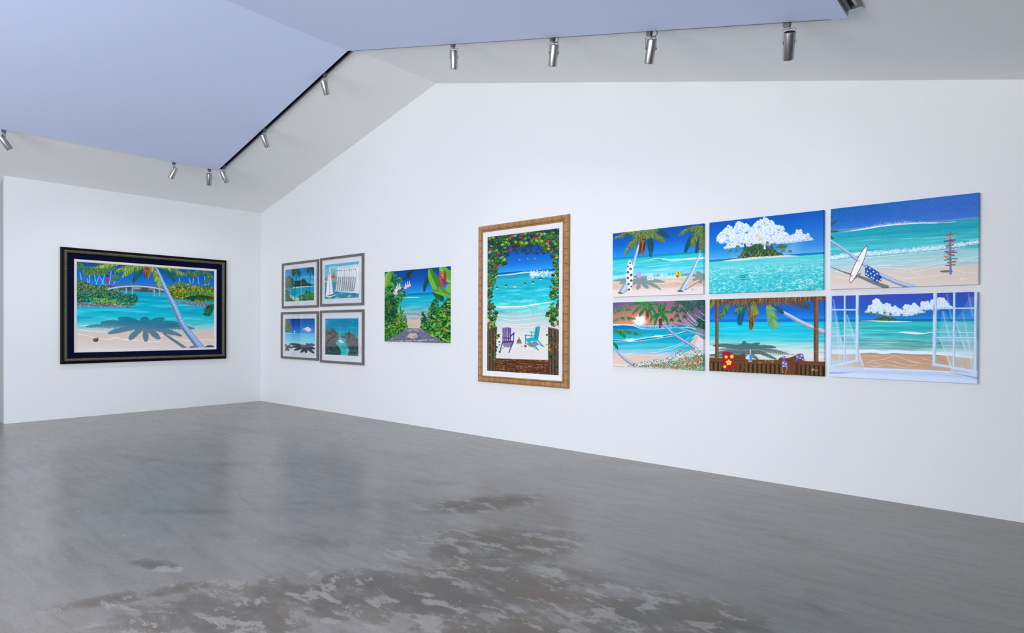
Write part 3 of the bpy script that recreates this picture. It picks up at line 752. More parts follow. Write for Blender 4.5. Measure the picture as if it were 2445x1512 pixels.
    for i in range(10):
        y = 250 + i * 22; w = 60 - abs(i - 4) * 4
        c.leaf(1050 - w * .6, y, w * 1.3, 20, .35, (185, 35, 40)); c.leaf(1050 + w * .6, y, w * 1.3, 20, 2.8, (165, 25, 35)); c.leaf(1050 - w * .6, y - 8, w, 5, .35, (235, 150, 110))
    for i in range(5): c.leaf(1050, 440 + i * 12, 40, 16, 1.6, (215, 70, 40))
    for x, y, r, k in [(1098, 850, 30, (215, 50, 45)), (950, 755, 16, (150, 110, 120)), (985, 975, 20, (220, 110, 50)), (1030, 1010, 18, (225, 90, 40)), (1072, 1092, 22, (225, 70, 45)), (1080, 1160, 22, (195, 60, 80)), (995, 1110, 24, (90, 80, 100)), (840, 975, 18, (185, 90, 70)), (775, 880, 12, (190, 120, 100))]:
        for _ in range(6): c.leaf(x + c.rng.uniform(-6, 6), y + c.rng.uniform(-r, r) * .6, r * 1.4, r * .55, c.rng.uniform(.6, 2.5), k)
    for x, y in [(930, 930), (1080, 920), (920, 1060), (1030, 1220), (1130, 1040), (900, 1210), (1070, 1270), (1130, 1140), (990, 1170)]: c.leaf(x, y, 80, 34, c.rng.uniform(-1, 1), (115, 170, 60), (60, 120, 40))
    return c.result()


def paint_beach_chairs(q):
    c = Painter(q, 235, 470, 10); c.fr(1120, 490, 3.287); V = c.V
    c.grad([(0, (3, 40, 125)), (.12, (5, 62, 165)), (.22, (18, 100, 205)), (.272, (45, 145, 225)), (.275, (8, 75, 150)), (.29, (10, 100, 170)), (.3, (60, 175, 200)), (.36, (20, 170, 195)), (.44, (15, 180, 200)), (.5, (40, 190, 200)), (.55, (110, 195, 200)),
            (.6, (165, 200, 200)), (.66, (205, 205, 203)), (.71, (220, 214, 210)), (.75, (228, 218, 213)), (.9, (226, 216, 214)), (1, (226, 216, 214))])
    c.water(.36, .58, 6, 5, 46, (150, 230, 235), (0, 120, 155), .55, 0, .02)
    c.caustic(.37, .6, 3, 14, 40, (210, 245, 245), .35, .07)
    # breaking wave
    c.line([(215, 570), (330, 560), (440, 545), (540, 575), (660, 590)], [20, 34, 50, 20, 8], 0, (5, 120, 165), .55)
    c.line([(215, 553), (320, 545), (430, 532), (520, 530)], [6, 10, 12, 6], 0, (190, 235, 240), .9)
    for i in range(420):
        x = 470 + abs(c.rng.normal(0, .5)) * 210; x = min(x, 672); y = 548 + c.rng.normal(0, 13) - (x - 470) * .05
        c.ell(x, y, c.rng.uniform(2, 6), c.rng.uniform(2, 5), [(245, 248, 252), (215, 225, 240), (190, 205, 230)][i % 3], .75, 0, 7)
    c.foam([[(160, 800), (260, 800), (400, 798), (520, 782), (660, 762)]], 12, (235, 246, 248), .95)
    c.foam([[(180, 810), (300, 812), (420, 808), (560, 790)]], 7, (200, 230, 232), .6)
    c.foam([[(180, 905), (260, 925), (360, 940), (480, 935), (600, 915)], [(200, 880), (330, 905), (480, 895), (610, 880)], [(210, 935), (340, 955), (520, 960), (610, 950)], [(190, 860), (360, 875), (600, 850)]], 5, (245, 240, 238), .75)
    for x, y in [(215, 643), (284, 631), (360, 630), (433, 617), (495, 606), (556, 577)]:
        c.ell(x, y, 8, 9, (120, 85, 60)); c.line([(x - 12, y + 4), (x + 12, y + 6)], 5, 3, (90, 70, 60)); c.line([(x - 8, y + 14), (x + 8, y + 12)], 4, 3, (240, 245, 250))
    c.line([(345, 648), (368, 622)], 4, 3, (240, 240, 240))
    for x, y in [(392, 430), (458, 425), (512, 423), (652, 463)]: c.line([(x - 10, y), (x, y + 4), (x + 10, y - 2)], 6, 3, (130, 130, 120)); c.line([(x - 6, y - 4), (x, y + 2)], 3, 2, (230, 230, 225))
    # castle and toys
    c.fill([(365, 1085), (372, 1060), (380, 1055), (386, 1030), (392, 1055), (400, 1058), (408, 1085)], (125, 105, 85)); c.ell(386, 1086, 24, 6, (170, 150, 140), .8)
    c.fill([(426, 1100), (446, 1100), (443, 1117), (429, 1117)], (160, 30, 75)); c.line([(398, 1106), (414, 1114)], 5, 3, (60, 150, 110))
    # purple chair
    P = (88, 42, 145); PD = (62, 28, 110)
    c.hold(); c.fill([(258, 1075), (350, 1072), (330, 1110), (300, 1118), (262, 1105)], (0, 0, 0)); c.line([(318, 1080), (240, 1140)], 6, 4, (0, 0, 0)); c.comp((95, 92, 110), .75)
    for i, x in enumerate([258, 272, 286, 300, 313]): c.fill([(x, 968 - (4 - abs(i - 2)) * 2), (x + 11, 968 - (4 - abs(i - 2)) * 2), (x + 10 + (i - 2), 1078), (x + 1 + (i - 2), 1078)], P if i % 2 == 0 else PD)
    c.line([(256, 1040), (322, 1046)], 6, 6, PD); c.fill([(256, 1066), (340, 1064), (336, 1078), (262, 1082)], P)
    c.line([(258, 1076), (236, 1152)], 9, 6, P); c.line([(342, 1070), (306, 1160)], 10, 7, P); c.line([(320, 1030), (350, 1002)], 10, 12, P); c.line([(346, 1006), (342, 1072)], 7, 7, PD)
    # teal chair
    Tt = (25, 165, 185); TD = (10, 125, 150)
    c.hold(); c.fill([(440, 1088), (520, 1072), (540, 1096), (500, 1118), (470, 1112)], (0, 0, 0)); c.line([(500, 1070), (575, 1115)], 6, 5, (0, 0, 0)); c.line([(470, 1100), (540, 1140)], 6, 5, (0, 0, 0)); c.comp((100, 98, 115), .75)
    for i in range(4): c.fill([(512 + i * 10, 962 + abs(i - 2) * 4 - 8), (521 + i * 10, 960 + abs(i - 2) * 4 - 8), (508 + i * 8, 1070), (498 + i * 8, 1070)], Tt if i % 2 == 0 else TD)
    c.fill([(436, 1050), (500, 1038), (530, 1068), (450, 1074)], Tt); c.line([(430, 1022), (510, 1030)], 10, 8, Tt); c.line([(472, 998), (515, 1002)], 8, 7, Tt); c.line([(436, 1022), (438, 1092)], 8, 7, TD); c.line([(483, 1000), (483, 1035)], 6, 6, TD)
    c.line([(450, 1068), (500, 1098), (538, 1142)], 12, 8, Tt); c.line([(520, 1050), (550, 1085), (578, 1115)], 11, 8, Tt)
    # deck and posts
    c.fill([(135, 1296), (200, 1200), (612, 1218), (705, 1345)], (60, 32, 20)); dk = [(195, 1200), (612, 1218), (650, 1345), (180, 1312)]
    c.fill(dk, (88, 48, 25)); c.foliage(dk, 500, 22, 4, [(140, 90, 60), (65, 32, 18), (165, 120, 90), (100, 58, 30)], None, .15)
    for k in range(1, 5): c.line([(195 - k * 3, 1200 + k * 22), (620 + k * 7, 1218 + k * 24)], 3, 3, (45, 22, 12), .8)
    for x0, x1, xs in [(138, 215, (150, 172, 196)), (612, 700, (630, 652, 680))]:
        t0, t1 = (985, 955) if x0 < 300 else (965, 985)
        c.fill([(x0, t0), (x1, t1), (x1 - (15 if x0 < 300 else 0), 1330), (x0, 1330)], (72, 50, 38))
        for x in xs: c.fill([(x - 6, 985), (x + 6, 985), (x + 4, 1330), (x - 6, 1330)], (108, 82, 66)); c.line([(x + 9, 985), (x + 7, 1330)], 4, 4, (45, 28, 22))
        c.line([(x0, t0), (x1, t1)], 9, 9, (125, 88, 65))
    # sea-grape vines all round
    G = [(45, 95, 30), (80, 130, 40), (120, 160, 55), (25, 65, 30), (60, 110, 45)]
    def grape(poly, n, r):
        for p in c.inside(poly, n):
            k = c.rng.uniform(.55, 1.2) * r; g = G[c.rng.integers(5)]
            c.ell(p[0], p[1], k, k * .85, tuple(v * .6 for v in g), 1, 0, 12); c.ell(p[0] - k * .1, p[1] - k * .12, k * .82, k * .68, g, 1, 0, 12); c.ell(p[0] + k * .2, p[1] - k * .3, k * .4, k * .3, tuple(min(255, v * 1.35 + 20) for v in g), .7, 0, 8)
            c.line([(p[0] - k * .6, p[1] + k * .4), (p[0] + k * .5, p[1] - k * .4)], 1.5, 1, (110, 60, 40), .8, 2)
    top = [(140, 245), (700, 185), (700, 420), (610, 425), (640, 385), (520, 390), (380, 385), (330, 350), (300, 420), (290, 480), (225, 470), (210, 560), (160, 580), (140, 560)]
    c.foliage(top, 700, 20, 9, [(15, 45, 75), (25, 60, 50), (60, 25, 60), (30, 75, 45)], None)
    grape([(140, 245), (700, 190), (700, 400), (600, 380), (560, 320), (380, 330), (290, 310), (290, 470), (150, 470)], 300, 15)
    grape([(140, 440), (230, 470), (200, 600), (170, 700), (215, 860), (190, 980), (140, 985)], 170, 12)
    grape([(650, 400), (700, 400), (700, 960), (640, 960), (590, 860), (650, 760), (620, 690), (650, 560)], 170, 13)
    grape([(590, 960), (640, 990), (700, 1100), (690, 1280), (640, 1240), (590, 1100)], 30, 10); grape([(160, 1020), (230, 990), (240, 1160), (190, 1240), (150, 1180)], 40, 9)
    for x, y in [(325, 250), (398, 250), (505, 260), (612, 290), (605, 330), (322, 352), (228, 380), (207, 480), (690, 665), (688, 815), (152, 620), (150, 790), (148, 940), (690, 945), (155, 345), (645, 1135), (683, 1090)]:
        for i in range(9): c.ell(x + c.rng.normal(0, 7), y + c.rng.normal(0, 7), 6, 5, [(165, 55, 35), (190, 80, 50), (130, 30, 35)][i % 3], 1, 0, 8)
    for x, y in [(543, 225), (382, 305), (655, 368), (185, 1110), (600, 1288)]:
        for i in range(8): c.ell(x + c.rng.normal(0, 4), y + c.rng.normal(0, 12), 5, 5, (120, 12, 35), 1, 0, 8)
    return c.result()


def palm_crown_big(c, cx, cy, spec, cols, dark, wid=8, n=46, rach=(150, 165, 95)):
    for (mx, my), (ex, ey), L, dk in spec:
        c.frond((cx, cy), (mx, my), (ex, ey), L, dark if dk else cols, n, .45, wid, None if dk else rach)


def paint_surfboard_palms(q):
    c = Painter(q, 300, 215, 11); c.fr(1440, 510, 6.873)
    c.grad([(0, (3, 58, 165)), (.2, (2, 80, 195)), (.32, (20, 115, 220)), (.385, (30, 130, 220)), (.39, (0, 115, 175)), (.41, (0, 150, 190)), (.43, (40, 195, 200)), (.52, (70, 200, 210)), (.62, (90, 205, 222)), (.7, (140, 215, 225)), (.745, (200, 215, 215)),
            (.77, (222, 195, 175)), (.84, (220, 185, 165)), (.885, (222, 190, 175)), (.9, (233, 212, 208)), (1, (236, 216, 216))])
    c.water(.44, .76, 7, 4, 60, (200, 238, 240), (10, 140, 175), .6, .04)
    c.line([(520, 790), (700, 765), (860, 745), (980, 755), (1080, 790)], [4, 20, 50, 60, 10], 0, (20, 170, 185), .8)
    c.line([(560, 790), (720, 768), (860, 742), (980, 742), (1060, 762)], [3, 7, 10, 8, 4], 0, (215, 242, 245))
    c.line([(960, 748), (1080, 762), (1300, 752), (1500, 742), (1645, 735)], [8, 22, 16, 22, 26], 0, (248, 250, 252))
    c.foam([[(850, 1055), (1000, 1045), (1200, 1060), (1300, 1040)], [(1000, 1125), (1120, 1105), (1400, 1140)], [(160, 1130), (260, 1125), (340, 1150)], [(860, 1165), (1100, 1130), (1200, 1100)]], 8, (250, 240, 232), .85)
    for a, b in [((880, 1170), (980, 1172)), ((1085, 1166), (1140, 1164)), ((1190, 1160), (1265, 1156))]: c.line([a, b], 5, 4, (165, 140, 130), .8)
    c.line([(1045, 1244), (1060, 1236)], 5, 5, (130, 130, 150)); c.line([(1028, 1240), (1032, 1246)], 4, 4, (130, 130, 150))
    # shadows
    c.hold()
    for m, e in [((400, 1070), (160, 1110)), ((420, 1110), (270, 1145)), ((800, 1080), (1010, 1130)), ((760, 1110), (950, 1255)), ((640, 1040), (500, 1035)), ((650, 1050), (720, 1060)), ((600, 1160), (560, 1250)), ((680, 1160), (740, 1230)), ((480, 1150), (380, 1180))]:
        c.frond((590, 1110), m, e, 48, [(0, 0, 0)], 26, .1, 16, (0, 0, 0))
    c.ell(610, 1115, 150, 48, (0, 0, 0)); c.line([(470, 1200), (330, 1310)], 26, 12, (0, 0, 0))
    for m, e in [((1420, 985), (1270, 1020)), ((1560, 1000), (1460, 1030)), ((1600, 980), (1530, 965)), ((1560, 1060), (1470, 1100)), ((1600, 1100), (1600, 1150))]: c.frond((1650, 1040), m, e, 40, [(0, 0, 0)], 22, .1, 14, (0, 0, 0))
    c.ell(1610, 1050, 90, 40, (0, 0, 0)); c.line([(1600, 1100), (1450, 1200), (1310, 1270)], 14, 20, (0, 0, 0))
    c.comp((128, 140, 140), .93)
    # left palm
    c.trunk([(295, 1300), (360, 1190), (430, 1040), (500, 800), (555, 600), (610, 390)], 82, 24, (165, 178, 215), 60)
    c.fill([(240, 1306), (262, 1290), (318, 1300), (330, 1310), (300, 1322), (255, 1316)], (95, 85, 75))
    c.trunk([(1290, 1275), (1350, 1160), (1440, 1010), (1520, 830), (1585, 680), (1620, 590)], 88, 24, (165, 180, 218), 60)
    c.fill([(1215, 1276), (1240, 1258), (1310, 1268), (1325, 1280), (1285, 1292), (1235, 1288)], (95, 85, 75))
    bg = [(65, 95, 45), (105, 125, 60), (150, 160, 95), (45, 78, 48), (85, 112, 58)]
    dk = [(5, 70, 95), (10, 55, 70), (30, 90, 75), (5, 60, 110)]
    palm_crown_big(c, 650, 310, [((900, 220), (1085, 390), 95, 1), ((800, 330), (775, 710), 105, 1), ((430, 440), (345, 690), 80, 0)], bg, dk, 9)
    palm_crown_big(c, 650, 300, [((380, 270), (165, 420), 80, 0), ((480, 330), (505, 590), 90, 0), ((850, 290), (1000, 460), 105, 0), ((560, 270), (400, 300), 75, 0), ((760, 250), (900, 270), 75, 0), ((640, 340), (600, 430), 70, 0), ((700, 330), (740, 400), 80, 0)], bg, dk, 9)
    for i in range(60):
        x = c.rng.uniform(590, 690); y0 = c.rng.uniform(380, 520)
        c.line([(x, y0), (x - 15 + c.rng.uniform(-14, 10), min(735, y0 + c.rng.uniform(120, 230)))], 16, 5, [(105, 58, 25), (140, 85, 38), (80, 44, 22), (50, 30, 28), (165, 108, 50)][i % 5])
    for i in range(14): c.ell(652 + c.rng.uniform(-25, 25), 425 + c.rng.uniform(-30, 30), 12, 10, [(150, 120, 60), (60, 45, 35)][i % 2])
    palm_crown_big(c, 1640, 240, [((1420, 350), (1345, 640), 95, 1), ((1580, 420), (1530, 640), 80, 1)], bg, dk, 9)
    palm_crown_big(c, 1650, 220, [((1420, 190), (1240, 360), 80, 0), ((1480, 300), (1470, 550), 110, 0), ((1600, 380), (1610, 640), 85, 0), ((1560, 190), (1450, 260), 75, 0), ((1650, 400), (1640, 560), 70, 0)], bg, dk, 9)
    # beach things set along the shore line
    c.fill([(565, 960), (612, 955), (625, 1000), (628, 1060), (560, 1062), (556, 1000)], (190, 150, 225)); c.line([(575, 965), (570, 1055)], 8, 8, (210, 180, 240), .7)
    c.fill([(716, 985), (820, 990), (826, 1095), (722, 1098)], (205, 222, 245))
    for i in range(22): c.ell(725 + c.rng.uniform(0, 92), 995 + c.rng.uniform(0, 92), 6, 4, [(60, 60, 120), (90, 120, 90), (240, 240, 250)][i % 3], 1, c.rng.uniform(0, 3), 7)
    c.ell(895, 1015, 18, 20, (205, 110, 140)); c.ell(890, 1010, 9, 9, (225, 150, 170)); c.fill([(950, 990), (988, 990), (984, 1030), (956, 1032)], (240, 243, 248)); c.ell(968, 1010, 7, 7, (90, 100, 140))
    c.line([(1085, 980), (1085, 1020)], 8, 14, (25, 95, 140)); c.line([(1147, 980), (1147, 1032)], 6, 8, (80, 130, 130))
    c.fill([(1200, 960), (1225, 945), (1262, 948), (1275, 1000), (1262, 1055), (1200, 1060), (1192, 1010)], (245, 200, 40))
    for i in range(7): c.ell(1232 + c.rng.uniform(-25, 25), 1002 + c.rng.uniform(-42, 42), 8, 12, (60, 50, 20), 1, c.rng.uniform(0, 3), 8)
    # surfboard with blossoms
    sb = c.curve([(430, 750), (400, 830), (380, 950), (380, 1080), (400, 1200), (430, 1275), (452, 1285), (478, 1200), (490, 1060), (488, 900), (465, 810), (430, 750)], 6)
    c.fill(sb, (247, 247, 253)); c.line([(484, 880), (488, 1050), (470, 1240)], 6, 6, (190, 195, 220), .8)
    for x, y, r in [(438, 815, 20), (405, 870, 18), (450, 910, 26), (403, 965, 25), (458, 1010, 26), (404, 1060, 25), (461, 1103, 25), (415, 1160, 25), (462, 1200, 18), (430, 1250, 22)]:
        c.flower(x, y, r * .95, (60, 30, 105), (235, 230, 245))
    c.signature(1455, 1228, 95, 40, (120, 120, 130), 3)
    return c.result()


def paint_sunset_cove(q):
    c = Painter(q, 300, 220, 12); c.fr(1440, 700, 7.2)
    c.grad([(0, (120, 90, 125)), (.2, (190, 120, 110)), (.34, (225, 135, 105)), (.35, (20, 140, 195)), (.42, (0, 150, 190)), (.55, (0, 160, 190)), (.68, (50, 175, 200)), (.76, (150, 190, 210)), (.81, (205, 200, 210)), (.84, (225, 190, 175)), (.95, (228, 200, 185)), (1, (235, 215, 210))])
    # glow of the setting sun in the painted sky
    U0, V0 = c.X(640, 470), c.V(640, 470)
    d = np.sqrt(((c.U - U0) * 1.25) ** 2 + ((c.Vv - V0) * .95) ** 2)
    sky = c.ramp(-.1, .36, .01, .004)
    c.mix(np.clip((d - .30) * 2.2, 0, 1) * sky, (150, 105, 115)); c.mix(np.clip((d - .5) * 2.4, 0, .85) * sky, (88, 78, 122)); c.mix(np.clip((.16 - c.U) * 6, 0, .8) * np.clip((.16 - c.Vv) * 8, 0, 1), (80, 80, 150))
    c.mix(np.clip(1.35 - d * 5.2, 0, 1) * sky * .55, (240, 130, 90)); dd = d + (c.noise(16, 14, 4, 3) - .5) * .07; c.mix(np.clip(2.0 - dd * 17, 0, 1) * sky, (250, 240, 238))
    c.water(.44, .8, 8, 3, 60, (120, 215, 225), (0, 105, 150), .55, .05)
    # surf
    c.fill([(165, 555), (330, 548), (500, 562), (620, 612), (165, 618)], (5, 105, 170)); c.line([(165, 552), (350, 545), (520, 560), (640, 610)], [14, 14, 16, 6], 0, (220, 240, 248))
    for i in range(700):
        x = c.rng.uniform(165, 1180); top = 560 if x > 560 else 545; y = top + abs(c.rng.normal(0, 22)) * (1 if x > 600 else .2) - 8
        if y > 612: continue
        c.ell(x, y, c.rng.uniform(3, 9), c.rng.uniform(2, 6), [(250, 250, 253), (215, 230, 245), (180, 205, 235)][i % 3], .7, 0, 7)
    c.line([(640, 612), (900, 618), (1180, 600), (1400, 590)], 8, 6, (230, 243, 248)); c.line([(1130, 572), (1300, 575), (1420, 570)], 10, 8, (40, 100, 160), .8)
    w2 = [(165, 800), (360, 812), (470, 815), (620, 790), (780, 765), (930, 745), (1080, 725), (1250, 700), (1440, 650)]
    c.line([(x, y + 16) for x, y in w2], [18, 22, 24, 30, 28, 26, 12, 8], 0, (0, 95, 150), .75); c.line(w2, [6, 12, 40, 14, 10, 30, 12, 14, 8], 0, (225, 243, 248), .95)
    for x, y in [(470, 798), (430, 800), (930, 745), (960, 748), (520, 795)]:
        for i in range(30): c.ell(x + c.rng.normal(0, 35), y + c.rng.normal(0, 10), 7, 4, (240, 248, 252), .7, 0, 7)
    c.foam([[(165, 840), (500, 835), (800, 800), (1100, 755), (1300, 720)], [(700, 1012), (900, 1020), (1150, 970), (1350, 890), (1500, 790)], [(840, 990), (1050, 960), (1250, 900), (1400, 830), (1520, 730)], [(165, 1048), (380, 1055), (560, 1030)]], 9, (235, 246, 250), .85)
    # beach sweep
    c.fill([(1500, 570), (1735, 590), (1735, 1000), (1540, 960), (1480, 880), (1560, 780), (1620, 700), (1600, 620)], (225, 212, 218)); c.fill([(1630, 700), (1480, 890), (1320, 930), (1480, 900), (1560, 960), (1640, 760)], (222, 185, 165))
    c.line([(1380, 585), (1520, 590), (1620, 640), (1600, 720), (1500, 800)], [6, 30, 26, 14, 6], 0, (225, 225, 235), .9)
    c.fill([(1420, 570), (1735, 560), (1735, 640), (1560, 600)], (120, 118, 135)); c.fill([(1580, 600), (1735, 630), (1735, 800), (1680, 770), (1640, 720)], (115, 115, 135), .85)
    c.foam([[(165, 1085), (400, 1100), (700, 1060), (1000, 1055), (1300, 970)], [(240, 1120), (500, 1100), (700, 1130)], [(700, 1075), (900, 1090), (1100, 1040)], [(165, 1180), (320, 1150), (480, 1180)]], 6, (248, 225, 215), .7)
    # far palms on the right
    FG = [(10, 70, 55), (20, 95, 60), (10, 55, 65), (30, 110, 70)]
    c.foliage([(1560, 520), (1640, 450), (1735, 420), (1735, 610), (1600, 575)], 260, 40, 14, FG, (15, 70, 60))
    for b, m, t, R in [((1530, 560), (1380, 440), (1262, 320), 70), ((1610, 560), (1500, 480), (1410, 390), 40), ((1640, 530), (1560, 450), (1490, 380), 46), ((1735, 480), (1690, 440), (1560, 360), 40), ((1735, 380), (1700, 350), (1650, 295), 60), ((1500, 570), (1420, 510), (1310, 430), 30), ((1480, 560), (1400, 540), (1210, 490), 40), ((1590, 500), (1480, 380), (1350, 200), 90), ((1620, 560), (1580, 500), (1470, 390), 30)]:
        c.line([b, m, t], 12, 7, (170, 180, 215))
    for x, y, R in [(1235, 290, 90), (1325, 165, 110), (1360, 300, 60), (1480, 280, 110), (1595, 230, 160), (1180, 465, 48), (1270, 395, 50), (1315, 480, 40), (1400, 410, 45), (1690, 180, 110), (1440, 180, 90)]: c.palm(x, y, R, FG, 9, 8, 1, 13, None, .36, .4, (-215, 35))
    # leaning trunks
    c.trunk([(1735, 735), (1500, 660), (1260, 585), (1120, 500), (1050, 435)], 40, 14, (130, 142, 178), 0)
    c.trunk([(1640, 985), (1480, 880), (1250, 730), (1050, 555), (920, 410), (830, 310), (790, 245)], 60, 20, (130, 145, 188), 70)
    mg = [(15, 95, 50), (30, 120, 55), (70, 150, 70), (10, 70, 50), (50, 135, 60)]
    for m, e, L in [((1060, 240), (1065, 170), 40), ((1100, 300), (1200, 330), 40), ((900, 380), (890, 560), 50), ((870, 330), (800, 510), 45), ((960, 280), (960, 190), 40), ((1090, 370), (1120, 560), 45), ((1020, 400), (1040, 480), 45)]: c.frond((990, 350), m, e, L, mg, 26, .4, 10, None)
    for i in range(24): c.line([(985 + c.rng.uniform(-25, 25), 440), (990 + c.rng.uniform(-28, 28), c.rng.uniform(520, 615))], 14, 4, [(85, 45, 45), (120, 70, 50), (60, 35, 45)][i % 3])
    for m, e, L in [((620, 130), (450, 190), 42), ((560, 230), (505, 365), 45), ((670, 280), (620, 400), 55), ((900, 130), (1060, 250), 50), ((860, 250), (900, 360), 50), ((830, 320), (830, 450), 40), ((760, 160), (560, 150), 40)]: c.frond((765, 190), m, e, L, mg, 34, .45, 10, (110, 160, 90))
    for i in range(30): c.line([(752 + c.rng.uniform(-32, 32), 270), (755 + c.rng.uniform(-34, 34), c.rng.uniform(340, 460))], 14, 4, [(105, 60, 45), (140, 90, 60), (75, 45, 40)][i % 3])
    # fronds entering from the left
    lg = [(40, 110, 55), (80, 145, 60), (20, 85, 50), (120, 165, 75)]
    c.frond((150, 350), (300, 200), (480, 285), 60, lg, 36, .7, 9, (120, 160, 80), sides=(1, -1)); c.frond((150, 470), (330, 350), (560, 440), 70, lg, 44, .9, 9, (130, 170, 80)); c.frond((150, 620), (420, 600), (660, 725), 70, lg, 46, .9, 9, (110, 160, 80)); c.frond((150, 840), (240, 880), (240, 985), 45, mg, 24, .5, 9, None)
    c.frond((150, 640), (330, 640), (370, 760), 60, mg, 30, .6, 9, None)
    c.trunk([(620, 1270), (480, 1210), (340, 1110), (260, 1030), (215, 960)], 70, 22, (140, 155, 195), 50)
    # flower bank
    bank = [(400, 1262), (560, 1215), (740, 1165), (950, 1140), (1100, 1110), (1200, 1050), (1330, 1000), (1450, 1020), (1570, 945), (1735, 985), (1735, 1335), (1200, 1300), (700, 1275)]
    c.fill([(1480, 1000), (1570, 945), (1735, 985), (1735, 1335), (560, 1280), (560, 1215), (950, 1140)], (222, 214, 218))
    c.foliage(bank, 1500, 17, 9, [(70, 110, 75), (200, 215, 205), (40, 85, 55), (150, 180, 150), (225, 230, 228), (30, 70, 70), (100, 135, 90)], None)
    c.foliage([(560, 1262), (900, 1220), (1300, 1150), (1735, 1060), (1735, 1335), (1200, 1300), (700, 1275)], 1300, 18, 11, [(45, 105, 50), (85, 140, 70), (30, 80, 45), (180, 200, 175), (120, 165, 100)], None)
    for x, y, r in [(535, 1222, 20), (730, 1255, 20), (842, 1205, 18), (925, 1185, 15), (890, 1265, 24), (935, 1245, 20), (1068, 1230, 24), (1120, 1110, 16), (1202, 1265, 26), (1285, 1228, 26), (1265, 1295, 22), (1330, 992, 22), (1378, 1213, 28), (1425, 1115, 26), (1475, 1165, 28), (1430, 1258, 22), (1530, 1238, 28), (1580, 1110, 24), (1620, 1070, 20), (1672, 1005, 18), (1640, 1235, 20), (1690, 1155, 26), (1600, 1165, 24), (1540, 985, 14), (1325, 1170, 16), (1510, 1300, 14), (1115, 1280, 14), (1690, 1310, 14), (1640, 1170, 22)]:
        c.flower(x, y, r, (222, 85, 55), (250, 200, 160))
    return c.result()


